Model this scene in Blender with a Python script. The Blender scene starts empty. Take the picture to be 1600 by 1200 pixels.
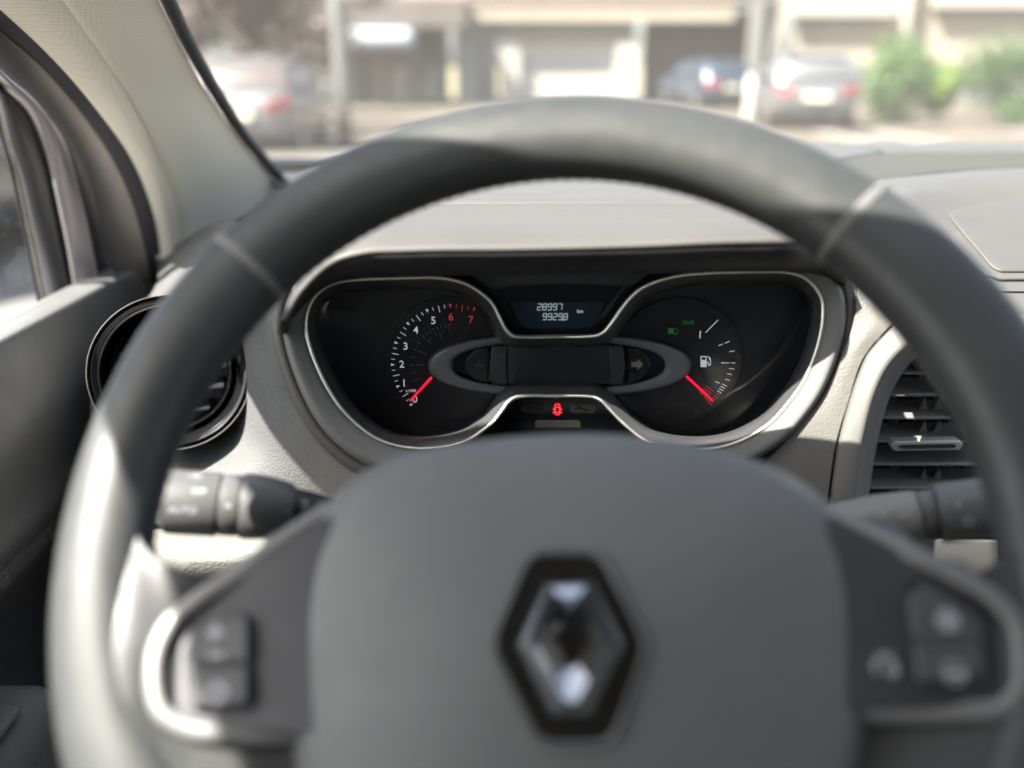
import bpy, bmesh, math, random
from mathutils import Vector, Matrix
R = math.radians
sc = bpy.context.scene
C = sc.collection
random.seed(7)

# ------------------------------------------------------------------ camera, world, sun, exposure
EYE = Vector((0, 0, 1.3)); PITCH = R(19.6); F = 1400.0
cam = bpy.data.cameras.new('camera'); camo = bpy.data.objects.new('camera', cam); C.objects.link(camo)
camo.location = EYE; camo.rotation_euler = (R(90) - PITCH, 0, 0)
cam.sensor_width = 36; cam.lens = F / 1600 * 36; cam.clip_start = 0.02; cam.clip_end = 900
cam.dof.use_dof = True; cam.dof.focus_distance = 0.565; cam.dof.aperture_fstop = 2.8
sc.camera = camo
w = bpy.data.worlds.new('World'); sc.world = w; w.use_nodes = True
SUN = Vector((-0.65, -0.40, 1.0)).normalized()
nt = w.node_tree; bg = nt.nodes['Background']
sky = nt.nodes.new('ShaderNodeTexSky'); sky.sky_type = 'NISHITA'; sky.sun_disc = False
sky.sun_elevation = math.asin(SUN.z); sky.sun_rotation = math.atan2(SUN.x, SUN.y)
sky.dust_density = 3.0
hs = nt.nodes.new('ShaderNodeHueSaturation'); hs.inputs['Saturation'].default_value = .65; nt.links.new(sky.outputs[0], hs.inputs['Color']); nt.links.new(hs.outputs[0], bg.inputs[0]); bg.inputs[1].default_value = 0.092
sl = bpy.data.lights.new('sun', 'SUN'); sl.energy = 5.0; sl.angle = R(0.53); sl.color = (1, 0.95, 0.87)
so = bpy.data.objects.new('sun', sl); C.objects.link(so)
so.rotation_euler = (-SUN).to_track_quat('-Z', 'Y').to_euler(); so.location = (-6, -2, 9)
sc.view_settings.view_transform = 'Standard'; sc.view_settings.look = 'None'
sc.view_settings.exposure = 2.55; sc.view_settings.gamma = 1; sc.view_settings.use_curve_mapping = False
try:
    sc.cycles.max_bounces = 8; sc.cycles.transparent_max_bounces = 12; sc.cycles.caustics_reflective = False
    sc.cycles.sample_clamp_indirect = 6
except Exception: pass

# ------------------------------------------------------------------ sight lines of the photograph
fw = Vector((0, math.cos(PITCH), -math.sin(PITCH))); up = Vector((0, math.sin(PITCH), math.cos(PITCH)))
def ray(px, py): return fw + Vector(((px - 800) / F, 0, 0)) - up * ((py - 600) / F)
def P(px, py, d): return EYE + ray(px, py) * d
def V(px, py, Y): r = ray(px, py); return EYE + r * (Y / r.y)
def H(px, py, Z): r = ray(px, py); return EYE + r * ((Z - EYE.z) / r.z)
def B(px, py, X): r = ray(px, py); return EYE + r * (X / r.x)
# steering wheel plane
def cam2w(v): return Vector((1, 0, 0)) * v[0] + up * v[1] + fw * v[2]
WC = EYE + cam2w((0.01745, -0.05167, 0.31699))
_a, _b = 0.37197, -0.08796
_ux = Vector((math.cos(_b), 0, math.sin(_b))); _uy = Vector((0, math.cos(_a), math.sin(_a)))
_uy = (_uy - _ux * _uy.dot(_ux)).normalized()
WX = cam2w(_ux); WY = cam2w(_uy); WN = WX.cross(WY).normalized()
if WN.dot(EYE - WC) < 0: WN = -WN
def WP(u, v, h=0): return WC + WX * u + WY * v + WN * h
def W(px, py, h=0):                       # plane coordinates of a sight line at height h over the wheel plane
    r = ray(px, py); o = WC + WN * h; t = (o - EYE).dot(WN) / r.dot(WN); q = EYE + r * t - WC
    return (q.dot(WX), q.dot(WY))
def WW(px, py, h=0): u, v = W(px, py, h); return WP(u, v, h)

# ------------------------------------------------------------------ helpers
ORG = {}
def thing(name, label, cat, loc=(0, 0, 0), group=None, rz=0):
    o = bpy.data.objects.new(name, None); C.objects.link(o); o.location = loc; o.rotation_euler = (0, 0, rz)
    o.empty_display_size = 0.05; o['label'] = label; o['category'] = cat
    if group: o['group'] = group
    ORG[o.name] = Vector(loc); return o
def tag(o, label, cat, group=None):
    o['label'] = label; o['category'] = cat
    if group: o['group'] = group
    return o
def link(name, me, mat, parent, local=False):
    o = bpy.data.objects.new(name, me); C.objects.link(o)
    if mat and not me.materials: me.materials.append(mat)
    if parent is not None:
        o.parent = parent
        base = ORG.get(parent.name, Vector((0, 0, 0)))
        ORG[o.name] = base
        if not local: me.transform(Matrix.Translation(-base))
    return o
def mesh(name, vs, fs, mat, parent=None, smooth=True, local=False, angle=None):
    me = bpy.data.meshes.new(name); me.from_pydata([tuple(v) for v in vs], [], fs); me.update()
    if smooth:
        me.polygons.foreach_set('use_smooth', [True] * len(me.polygons))
        if angle: me.set_sharp_from_angle(angle=R(angle))
    return link(name, me, mat, parent, local)
def fix(o):
    bm = bmesh.new(); bm.from_mesh(o.data); bmesh.ops.remove_doubles(bm, verts=bm.verts, dist=1e-6)
    bmesh.ops.recalc_face_normals(bm, faces=bm.faces); bm.to_mesh(o.data); bm.free(); return o
def thick(o, t, bev=0, seg=3, off=-1):
    m = o.modifiers.new('s', 'SOLIDIFY'); m.thickness = t; m.offset = off
    if bev:
        b = o.modifiers.new('b', 'BEVEL'); b.width = bev; b.segments = seg; b.limit_method = 'ANGLE'; b.angle_limit = R(35)
    return o
def bevel(o, wd, seg=3, ang=35):
    b = o.modifiers.new('b', 'BEVEL'); b.width = wd; b.segments = seg; b.limit_method = 'ANGLE'; b.angle_limit = R(ang)
    o.data.polygons.foreach_set('use_smooth', [True] * len(o.data.polygons)); o.data.set_sharp_from_angle(angle=R(50)); return o
def cr(pts, n, closed=False):
    pts = [Vector(p) for p in pts]; m = len(pts)
    if m == 2 and not closed: return [pts[0].lerp(pts[1], i / (n - 1)) for i in range(n)]
    L = [0]; seq = pts + ([pts[0]] if closed else [])
    for i in range(1, len(seq)): L.append(L[-1] + max((seq[i] - seq[i - 1]).length, 1e-9))
    out = []; tot = L[-1]; k = 0
    for i in range(n):
        s = tot * i / (n if closed else n - 1)
        while k < len(seq) - 2 and s > L[k + 1]: k += 1
        t = min(1, (s - L[k]) / (L[k + 1] - L[k]))
        g = (lambda j: pts[j % m]) if closed else (lambda j: pts[min(max(j, 0), m - 1)])
        a, b, c, d = g(k - 1), g(k), g(k + 1), g(k + 2)
        # non uniform tangents
        def tan(p0, p1, p2, l0, l1):
            if l0 < 1e-9 or l1 < 1e-9 : return (p2 - p0) * 0.5
            return ((p1 - p0) / l0 * l1 + (p2 - p1) / l1 * l0) / (l0 + l1)
        seg = L[k + 1] - L[k]
        l0 = (b - a).length; l2 = (d - c).length
        m1 = tan(a, b, c, l0, seg) * seg if l0 > 1e-9 else (c - b)
        m2 = tan(b, c, d, seg, l2) * seg if l2 > 1e-9 else (c - b)
        t2, t3 = t * t, t * t * t
        out.append(b * (2 * t3 - 3 * t2 + 1) + m1 * (t3 - 2 * t2 + t) + c * (-2 * t3 + 3 * t2) + m2 * (t3 - t2))
    return out
def gridmesh(name, rows, mat, parent=None, cu=False, cv=False, **k):
    n, m = len(rows), len(rows[0]); vs = [p for r in rows for p in r]; fs = []
    for i in range(n if cv else n - 1):
        for j in range(m if cu else m - 1):
            a = i * m + j; b = i * m + (j + 1) % m; c = ((i + 1) % n) * m + (j + 1) % m; d = ((i + 1) % n) * m + j
            fs.append((a, b, c, d))
    return mesh(name, vs, fs, mat, parent, **k)
def patch(name, G, mat, parent, nu=24, nv=24, fn=V, t=0.004, bev=0.0012, flip=False):
    rows = [cr([fn(*p) if fn else p for p in r], nu) for r in G]
    cols = [cr([rows[i][j] for i in range(len(rows))], nv) for j in range(nu)]
    g = [[cols[j][i] for j in range(nu)] for i in range(nv)]
    if flip: g = g[::-1]
    o = gridmesh(name, g, mat, parent)
    # normals toward the eye
    nrm = sum((p.normal for p in o.data.polygons), Vector()); cen = g[nv // 2][nu // 2]
    if nrm.dot(EYE - cen) < 0: o.data.flip_normals()
    if t: thick(o, t, bev)
    return o
def sweep(name, path, rad, mat, parent=None, seg=10, closed=False, flat=1.0, upv=None, cap=True, ret=False):
    n = len(path); rows = []
    pu = upv or Vector((0, 0, 1))
    for i, p in enumerate(path):
        a = path[(i - 1) % n] if closed or i else path[i]; b = path[(i + 1) % n] if closed or i < n - 1 else path[i]
        t = (b - a).normalized(); s = t.cross(pu)
        if s.length < 1e-4: s = t.cross(Vector((1, 0, 0)))
        s.normalize(); q = s.cross(t).normalized(); r = rad(i / max(1, n - 1)) if callable(rad) else rad
        rows.append([p + s * math.cos(x) * r + q * math.sin(x) * r * flat for x in [2 * math.pi * k / seg for k in range(seg)]])
    vs = [v for r in rows for v in r]; fs = []
    for i in range(n if closed else n - 1):
        for j in range(seg):
            i2 = (i + 1) % n; j2 = (j + 1) % seg; fs.append((i * seg + j, i * seg + j2, i2 * seg + j2, i2 * seg + j))
    if cap and not closed: fs.append(tuple(range(seg))); fs.append(tuple(reversed(range((n - 1) * seg, n * seg))))
    if ret: return vs, fs
    return fix(mesh(name, vs, fs, mat, parent))
def prism(name, outline, offv, mat, parent=None, bev=0, seg=2, local=False):
    """outline: planar world points, extruded by offv, closed"""
    n = len(outline); vs = list(outline) + [p + offv for p in outline]
    fs = [tuple(range(n)), tuple(reversed(range(n, 2 * n)))] + [(i, n + i, n + (i + 1) % n, (i + 1) % n) for i in range(n)]
    o = fix(mesh(name, vs, fs, mat, parent, smooth=False, local=local))
    if bev: bevel(o, bev, seg)
    return o
def boxes(name, L, mat, parent=None, bev=0, local=False):
    """L: (x0,x1,y0,y1,z0,z1)"""
    vs = []; fs = []
    for x0, x1, y0, y1, z0, z1 in L:
        k = len(vs); vs += [Vector((x, y, z)) for z in (z0, z1) for y in (y0, y1) for x in (x0, x1)]
        fs += [(k, k + 2, k + 3, k + 1), (k + 4, k + 5, k + 7, k + 6), (k, k + 1, k + 5, k + 4), (k + 2, k + 6, k + 7, k + 3), (k, k + 4, k + 6, k + 2), (k + 1, k + 3, k + 7, k + 5)]
    o = mesh(name, vs, fs, mat, parent, smooth=False, local=local)
    if bev: bevel(o, bev)
    return o
def join(name, parts, mat, parent=None, **k):
    vs = []; fs = []
    for v, f in parts:
        b = len(vs); vs += v; fs += [tuple(i + b for i in q) for q in f]
    return mesh(name, vs, fs, mat, parent, **k)
def lathe(name, prof, c, ax, mat, parent=None, seg=48, sx=1.0):
    """prof: (radius, along) pairs round axis ax through c"""
    ax = ax.normalized(); a = ax.cross(Vector((0, 0, 1)))
    if a.length < .01: a = Vector((1, 0, 0))
    a.normalize(); b = a.cross(ax)
    rows = [[c + ax * h + (a * math.cos(t) * sx + b * math.sin(t)) * r for t in [2 * math.pi * k / seg for k in range(seg)]] for r, h in prof]
    o = fix(gridmesh(name, rows, mat, parent, cu=True)); o.data.set_sharp_from_angle(angle=R(40)); return o
def text(name, s, size, fn, mat, parent, depth=0.0002, align='CENTER', font_scale_x=1.0, shear=0, bold=0):
    """fn maps (u, v, w) metres to world"""
    cu = bpy.data.curves.new(name, 'FONT'); cu.body = s; cu.size = size; cu.align_x = align; cu.align_y = 'CENTER'
    cu.extrude = depth / 2; cu.offset = bold; cu.shear = shear; cu.resolution_u = 3
    t = bpy.data.objects.new('t', cu); C.objects.link(t)
    dg = bpy.context.evaluated_depsgraph_get(); me = bpy.data.meshes.new_from_object(t.evaluated_get(dg))
    bpy.data.objects.remove(t); bpy.data.curves.remove(cu)
    for v in me.vertices: v.co = fn(v.co.x * font_scale_x, v.co.y, v.co.z)
    me.name = name; me.materials.clear()
    return link(name, me, mat, parent)

# ------------------------------------------------------------------ materials
MATS = {}
def M(name, col, rough=0.5, metal=0.0, grain=0, gb=0.25, var=0.08, vs=6, coat=0, emit=0, spec=0.5, alpha=1, kind='leather'):
    if name in MATS: return MATS[name]
    m = bpy.data.materials.new(name); m.use_nodes = True; n = m.node_tree.nodes; l = m.node_tree.links
    b = n['Principled BSDF']; b.inputs['Roughness'].default_value = rough; b.inputs['Metallic'].default_value = metal
    b.inputs['Specular IOR Level'].default_value = spec
    c4 = (*col, 1); b.inputs['Base Color'].default_value = c4
    if coat: b.inputs['Coat Weight'].default_value = coat; b.inputs['Coat Roughness'].default_value = 0.08
    if emit: b.inputs['Emission Color'].default_value = c4; b.inputs['Emission Strength'].default_value = emit
    tc = n.new('ShaderNodeTexCoord')
    if var:
        t = n.new('ShaderNodeTexNoise'); t.inputs['Scale'].default_value = vs; t.inputs['Detail'].default_value = 6
        l.new(tc.outputs['Object'], t.inputs['Vector'])
        r = n.new('ShaderNodeMapRange'); r.inputs[1].default_value = .3; r.inputs[2].default_value = .7
        r.inputs[3].default_value = 1 - var; r.inputs[4].default_value = 1 + var; l.new(t.outputs[0], r.inputs[0])
        mx = n.new('ShaderNodeVectorMath'); mx.operation = 'SCALE'; mx.inputs[0].default_value = col; l.new(r.outputs[0], mx.inputs['Scale'])
        l.new(mx.outputs[0], b.inputs['Base Color'])
        r2 = n.new('ShaderNodeMapRange'); r2.inputs[1].default_value = .3; r2.inputs[2].default_value = .7
        r2.inputs[3].default_value = max(0, rough - .05); r2.inputs[4].default_value = min(1, rough + .07)
        t2 = n.new('ShaderNodeTexNoise'); t2.inputs['Scale'].default_value = vs * 5; t2.inputs['Detail'].default_value = 4
        l.new(tc.outputs['Object'], t2.inputs['Vector']); l.new(t2.outputs[0], r2.inputs[0]); l.new(r2.outputs[0], b.inputs['Roughness'])
    if grain:
        if kind == 'leather':
            nz = n.new('ShaderNodeTexNoise'); nz.inputs['Scale'].default_value = grain * .35; l.new(tc.outputs['Object'], nz.inputs['Vector'])
            ad = n.new('ShaderNodeVectorMath'); ad.operation = 'MULTIPLY_ADD'; ad.inputs[1].default_value = (1.2 / grain,) * 3
            l.new(nz.outputs['Color'], ad.inputs[0]); l.new(tc.outputs['Object'], ad.inputs[2])
            v = n.new('ShaderNodeTexVoronoi'); v.feature = 'SMOOTH_F1'; v.inputs['Scale'].default_value = grain; v.inputs['Smoothness'].default_value = .6
            l.new(ad.outputs[0], v.inputs['Vector']); h = v.outputs['Distance']; inv = True
        elif kind == 'weave':
            sep = n.new('ShaderNodeSeparateXYZ'); l.new(tc.outputs['Object'], sep.inputs[0])
            hs = []
            for ax, ph in ((2, 0), (1, 1)):
                mu = n.new('ShaderNodeMath'); mu.operation = 'MULTIPLY'; mu.inputs[1].default_value = grain * (1 if ax == 2 else .8); l.new(sep.outputs[ax], mu.inputs[0])
                sn = n.new('ShaderNodeMath'); sn.operation = 'SINE'; l.new(mu.outputs[0], sn.inputs[0]); hs.append(sn)
            ml = n.new('ShaderNodeMath'); ml.operation = 'MULTIPLY_ADD'; l.new(hs[0].outputs[0], ml.inputs[0]); l.new(hs[1].outputs[0], ml.inputs[1]); l.new(hs[0].outputs[0], ml.inputs[2])
            h = ml.outputs[0]; inv = False
            rr = n.new('ShaderNodeMapRange'); rr.inputs[1].default_value = -2; rr.inputs[2].default_value = 2; rr.inputs[3].default_value = .86; rr.inputs[4].default_value = 1.08; l.new(h, rr.inputs[0])
            m2 = n.new('ShaderNodeVectorMath'); m2.operation = 'SCALE'; m2.inputs[0].default_value = col
            l.new(rr.outputs[0], m2.inputs['Scale']); l.new(m2.outputs[0], b.inputs['Base Color'])
        else:
            v = n.new('ShaderNodeTexNoise'); v.inputs['Scale'].default_value = grain; v.inputs['Detail'].default_value = 5; l.new(tc.outputs['Object'], v.inputs['Vector']); h = v.outputs[0]; inv = False
        bp = n.new('ShaderNodeBump'); bp.inputs['Strength'].default_value = gb; bp.inputs['Distance'].default_value = 1.0 / grain * (.9 if kind != 'weave' else .6)
        bp.invert = inv; l.new(h, bp.inputs['Height']); l.new(bp.outputs[0], b.inputs['Normal'])
    MATS[name] = m; return m
def glass(name, tint, refl=1.0, dust=0.0, scale=160, lo=.5, thr=(.10, .28)):
    m = bpy.data.materials.new(name); m.use_nodes = True; n = m.node_tree.nodes; l = m.node_tree.links
    n.remove(n['Principled BSDF']); o = n['Material Output']
    tr = n.new('ShaderNodeBsdfTransparent'); tr.inputs[0].default_value = (*tint, 1)
    gl = n.new('ShaderNodeBsdfGlossy'); gl.inputs['Roughness'].default_value = .01
    fr = n.new('ShaderNodeFresnel'); ge = n.new('ShaderNodeNewGeometry'); io = n.new('ShaderNodeMapRange'); io.inputs[3].default_value = 1.45; io.inputs[4].default_value = 1 / 1.45; l.new(ge.outputs['Backfacing'], io.inputs[0]); l.new(io.outputs[0], fr.inputs[0])
    ml = n.new('ShaderNodeMath'); ml.operation = 'MULTIPLY'; ml.inputs[1].default_value = refl; l.new(fr.outputs[0], ml.inputs[0])
    mx = n.new('ShaderNodeMixShader'); l.new(ml.outputs[0], mx.inputs[0]); l.new(tr.outputs[0], mx.inputs[1]); l.new(gl.outputs[0], mx.inputs[2])
    out = mx.outputs[0]
    if dust:
        d1 = n.new('ShaderNodeBsdfDiffuse'); d1.inputs[0].default_value = (.5, .47, .43, 1)
        d2 = n.new('ShaderNodeBsdfTranslucent'); d2.inputs[0].default_value = (.55, .53, .49, 1)
        df = n.new('ShaderNodeMixShader'); l.new(d1.outputs[0], df.inputs[1]); l.new(d2.outputs[0], df.inputs[2])
        tc = n.new('ShaderNodeTexCoord'); v = n.new('ShaderNodeTexVoronoi'); v.inputs['Scale'].default_value = scale; l.new(tc.outputs['Object'], v.inputs['Vector'])
        r = n.new('ShaderNodeMapRange'); r.inputs[1].default_value = thr[0]; r.inputs[2].default_value = thr[1]; r.inputs[3].default_value = dust * (3 if lo < .6 else 1.7); r.inputs[4].default_value = dust * lo; l.new(v.outputs['Distance'], r.inputs[0])
        m2 = n.new('ShaderNodeMixShader'); l.new(r.outputs[0], m2.inputs[0]); l.new(out, m2.inputs[1]); l.new(df.outputs[0], m2.inputs[2]); out = m2.outputs[0]
    l.new(out, o.inputs[0]); return m
leather_rim = M('rim_leather', (.038, .0395, .0395), .42, grain=1300, gb=.05, var=.16, vs=22, spec=.36)
hubp = M('airbag_plastic', (.102, .104, .103), .46, grain=1300, gb=.28, var=.10, vs=14)
dash_t = M('dash_textured', (.112, .106, .097), .55, grain=900, gb=.25, var=.06)
dash_s = M('dash_smooth', (.070, .068, .066), .55, grain=2200, gb=.12, var=.06, kind='noise')
dash_strip = M('dash_strip', (.042, .043, .038), .8, grain=520, gb=.6, var=.06)
fascia = M('fascia_leather', (.098, .098, .099), .45, grain=620, gb=.35, var=.06)
hoodm = M('hood_textured', (.066, .063, .059), .6, grain=900, gb=.14, var=.05)
door_m = M('door_grain', (.115, .113, .112), .42, grain=520, gb=.2, var=.07)
blackp = M('black_plastic', (.012, .012, .014), .38, var=.1, vs=30)
blackm = M('black_matt', (.010, .010, .012), .6, var=.1, vs=30)
pianob = M('piano_black', (.006, .006, .007), .06, coat=.3, spec=.35, var=0)
badge_chrome = M('badge_chrome', (.52, .53, .55), .10, 1, var=0)
chrome = M('chrome', (.80, .80, .80), .10, 1, var=0)
satin = M('satin_silver', (.19, .187, .183), .5, .7, var=.05, vs=20)
champ = M('champagne_trim', (.88, .87, .76), .34, 1, var=.05, vs=20)
eyeg = M('eye_grey', (.15, .155, .165), .42, grain=1800, gb=.08, var=.05, kind='noise')
bezelg = M('bezel_grey', (.05, .05, .053), .38, grain=1800, gb=.08, var=.06, kind='noise')
ringg = M('surround_grey', (.118, .116, .113), .6, grain=1600, gb=.10, var=.06, kind='noise')
fabric = M('pillar_fabric', (.84, .80, .69), .9, grain=3400, gb=.5, var=0, kind='weave')
fabric_s = M('pillar_smooth', (.84, .80, .69), .85, grain=1800, gb=.25, var=.04, kind='noise')
headl = M('headliner', (.62, .60, .54), .95, grain=1200, gb=.2, var=.04, kind='noise')
rubber = M('seal_rubber', (.035, .035, .04), .55, grain=1800, gb=.3, var=.1, kind='noise')
rubber2 = M('seal_flock', (.075, .072, .075), .8, grain=1500, gb=.4, var=.1, kind='noise')
paint_g = M('painted_frame', (.30, .28, .29), .35, .35, coat=.3, var=.05)
whitei = M('print_white', (.72, .72, .78), .5, var=0, emit=.07)
dimi = M('print_dim', (.26, .27, .30), .5, var=0)
dim2 = M('print_faint', (.045, .043, .045), .5, var=0)
redi = M('print_red', (.75, .06, .08), .5, var=0, emit=.05)
redd = M('print_red_dim', (.16, .05, .05), .5, var=0)
needle = M('needle_red', (1, .01, .05), .4, var=0, emit=.16)
telr = M('telltale_red', (1, .05, .06), .4, var=0, emit=.30)
glow = M('telltale_red_lens', (.35, .002, .004), .4, var=0, emit=.035)
telg = M('telltale_green', (.03, .40, .07), .4, var=0, emit=.015)
lcd = M('lcd_panel', (.018, .032, .040), .25, var=0)
lcdon = M('lcd_segment', (.50, .62, .66), .5, var=0, emit=.06)
pill = M('telltale_off', (.13, .12, .11), .5, var=0)
bar = M('frosted_bar', (.32, .30, .28), .5, var=0)
btn = M('switch_black', (.028, .028, .03), .5, var=.05)
btn_l = M('switch_key', (.06, .06, .062), .45, var=.05)
lens = glass('cluster_lens', (.97, .97, .97), .15, dust=.09, scale=190, lo=.03, thr=(.045, .085))
wsg = glass('windscreen_glass', (.86, .88, .86), .8, dust=.075, scale=260, lo=.8, thr=(.03, .10))
dsg = glass('door_glass', (.92, .94, .92), .8, dust=.025)

# ------------------------------------------------------------------ outside: ground and houses
def ground_mat(name, a, b, s, rough=.9, gb=.3):
    m = M(name, a, rough, var=.0); n = m.node_tree.nodes; l = m.node_tree.links; p = n['Principled BSDF']
    tc = n.new('ShaderNodeTexCoord'); t = n.new('ShaderNodeTexNoise'); t.inputs['Scale'].default_value = s; t.inputs['Detail'].default_value = 9
    l.new(tc.outputs['Object'], t.inputs['Vector']); c = n.new('ShaderNodeValToRGB'); l.new(t.outputs[0], c.inputs[0])
    c.color_ramp.elements[0].position = .35; c.color_ramp.elements[1].position = .65
    c.color_ramp.elements[0].color = (*a, 1); c.color_ramp.elements[1].color = (*b, 1); l.new(c.outputs[0], p.inputs['Base Color'])
    t2 = n.new('ShaderNodeTexNoise'); t2.inputs['Scale'].default_value = 60; l.new(tc.outputs['Object'], t2.inputs['Vector'])
    bp = n.new('ShaderNodeBump'); bp.inputs['Strength'].default_value = gb; bp.inputs['Distance'].default_value = .01; l.new(t2.outputs[0], bp.inputs['Height']); l.new(bp.outputs[0], p.inputs['Normal'])
    return m
asph = ground_mat('asphalt', (.11, .105, .10), (.16, .15, .14), 3)
tan = ground_mat('sandy_paving', (.075, .060, .044), (.11, .089, .066), 1.2)
grassm = ground_mat('dry_ground', (.13, .12, .06), (.26, .21, .12), .8)
def sheet(name, x0, x1, y0, y1, z, m):
    o = mesh(name, [(x0, y0, z), (x1, y0, z), (x1, y1, z), (x0, y1, z)], [(0, 1, 2, 3)], m, None, smooth=False); o['kind'] = 'structure'; return o
sheet('ground', -400, 400, -400, 600, -.012, grassm)
sheet('road', -40, 40, -8, 13.5, -.006, asph)
sheet('forecourt', -14, 40, 13.5, 40, -.002, tan)
mk = boxes('kerb', [(-40, 40, 13.3, 13.5, -.01, .10)], M('concrete', (.20, .185, .16), .9, grain=80, gb=.3, kind='noise')); mk['kind'] = 'structure'
white_line = M('road_paint', (.36, .35, .32), .7, var=.12, vs=12)
o = boxes('parking_line', [(7.5, 7.68, 13.6, 19.5, -.001, .003), (10.4, 10.58, 13.6, 19.5, -.001, .003), (6.3, 6.46, 13.6, 19.5, -.001, .003), (3.4, 3.56, 13.6, 19.5, -.001, .003)], white_line)
o['kind'] = 'structure'

def XZ(px, py, Y): p = V(px, py, Y); return p.x, p.z
plaster_w = M('plaster_white', (.40, .38, .34), .85, grain=60, gb=.2, var=.06, vs=1.5, kind='noise')
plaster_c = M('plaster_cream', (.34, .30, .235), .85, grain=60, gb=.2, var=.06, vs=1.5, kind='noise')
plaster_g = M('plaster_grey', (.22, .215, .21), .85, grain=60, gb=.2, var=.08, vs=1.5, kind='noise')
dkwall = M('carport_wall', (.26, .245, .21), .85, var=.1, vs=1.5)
brown = M('eave_brown', (.10, .085, .075), .7, var=.1, vs=2)
frameg = M('shop_frame', (.13, .145, .145), .5, var=.08)
gdoor = M('garage_door_paint', (.50, .49, .45), .6, var=.04)
gdoor_g = M('garage_door_shade', (.30, .30, .30), .3, var=.08)  # white door paint with the roof edge's shadow put into the colour
def wallbox(name, px0, px1, py0, py1, Y, dep, m, par, label=None, bev=0, z0=None, z1=None):
    x0, a = XZ(px0, py1, Y); x1, b = XZ(px1, py0, Y)
    if z0 is not None: a = z0
    if z1 is not None: b = z1
    o = boxes(name, [(x0, x1, Y, Y + dep, a, b)], m, par, bev)
    if label: o['label'] = label
    return o
YA = 33.0
A = thing('house', 'low white house with garage door, cream roof edge and dark carport behind the wheel top', 'house', (2, YA, 0))
wallbox('wall', 470, 530, -200, 160, YA + .3, .3, plaster_w, A, z0=0, z1=4.5)
wallbox('wall', 530, 718, -200, 90, YA + 1.0, .3, plaster_g, A, z0=2.5, z1=4.5)
for px0, px1 in ((552, 566), (642, 652), (690, 700)):
    wallbox('window_post', px0, px1, 60, 172, YA + .6, .15, frameg, A, z0=0, z1=2.6)
wn = wallbox('shop_window', 566, 700, 66, 172, YA + .9, .05, M('shop_glass', (.10, .105, .10), .08, var=.2, vs=1), A, z0=0.0, z1=2.5)
for i in range(9):
    bx0 = 575 + i * 12; hh = 100 + random.random() * 40
    wallbox('shop_display', bx0, bx0 + 8 + random.random() * 5, hh, 160, YA + .7, .12, random.choice([plaster_c, plaster_w, brown]), wn, z0=0.05)
wallbox('column', 714, 742, 30, 165, YA - 1.2, .5, frameg, A, 'dark grey square column', z0=0, z1=2.9)
wallbox('wall', 742, 776, -200, 160, YA - .2, .3, plaster_g, A, z0=0, z1=4.5)
wallbox('wall', 776, 1002, -200, 66, YA - .2, .3, M('plaster_grey_light', (.24, .23, .21), .85, var=.06), A, z1=4.5)
wallbox('garage_pillar', 782, 812, 78, 165, YA - .45, .5, plaster_w, A, z0=0)
wallbox('garage_pillar', 960, 1002, 66, 165, YA - .45, .5, plaster_w, A, z0=0)
gd = wallbox('garage_door', 812, 960, 66, 165, YA + .0, .08, gdoor, A, z0=0)
for k in range(4):
    y0 = 115 + k * 11
    wallbox('door_panel', 815, 957, y0, y0 + 9.5, YA - .05, .05, gdoor, gd)
wallbox('door_shade_panel', 818, 956, 78, 113, YA - .06, .05, gdoor_g, gd)  # grey sheet painting the roof shadow on the upper door
wallbox('fascia_board', 725, 1150, -3, 32, YA - .75, .25, plaster_c, A, 'cream roof edge board', z1=None)
wallbox('fascia_board', 1150, 1215, -3, 12, YA - .8, .25, plaster_g, A)
wallbox('eave', 360, 727, -4, 42, YA - 2.2, 2.0, brown, A, 'brown deep eave over the shop window')
wallbox('eave', 727, 1215, -40, -5, YA - .72, 1.6, brown, A)
x0, z0_ = XZ(360, -4, YA); x1, _ = XZ(1215, 0, YA)
rf = mesh('roof', [(x0, YA - .8, 3.3), (x1, YA - .8, 3.3), (x1, YA + 5, 5.4), (x0, YA + 5, 5.4), (x0, YA + 5, 5.2), (x1, YA + 5, 5.2), (x1, YA - .8, 3.12), (x0, YA - .8, 3.12)], [(0, 1, 2, 3), (4, 5, 6, 7), (0, 7, 6, 1), (3, 2, 5, 4), (0, 3, 4, 7), (1, 6, 5, 2)], M('roof_tile', (.16, .12, .10), .8, grain=8, gb=.5, kind='noise'), A, smooth=False)
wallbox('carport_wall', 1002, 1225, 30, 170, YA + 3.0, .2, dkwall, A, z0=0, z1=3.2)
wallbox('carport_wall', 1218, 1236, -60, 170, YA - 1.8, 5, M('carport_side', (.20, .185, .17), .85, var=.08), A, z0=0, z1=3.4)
wallbox('carport_post', 1163, 1197, 0, 170, YA - 1.9, .3, M('post_grey', (.17, .17, .16), .7, var=.08), A, z0=0)
aw = wallbox('shop_awning', 530, 645, 44, 76, YA - 3.0, 1.2, M('awning_fabric', (.33, .37, .42), .7, var=.05), A, 'pale blue awning over the shop window', bev=.25)
Bh = thing('house', 'cream rendered house with grey window bands behind the round green bushes', 'house', (15, 35, 0))
wallbox('wall', 1236, 1900, -300, 170, 35.0, .4, plaster_c, Bh, z0=0, z1=6)
wallbox('window_band', 1240, 1392, 26, 41, 34.9, .12, M('band_grey', (.30, .28, .25), .6, var=.1), Bh)
wallbox('window_band', 1470, 1640, 12, 30, 34.9, .12, MATS['band_grey'], Bh)
wallbox('ledge', 1236, 1400, -4, 24, 34.55, .4, plaster_w, Bh)
wallbox('ledge', 1462, 1660, -20, 10, 34.55, .4, plaster_w, Bh)
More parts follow.
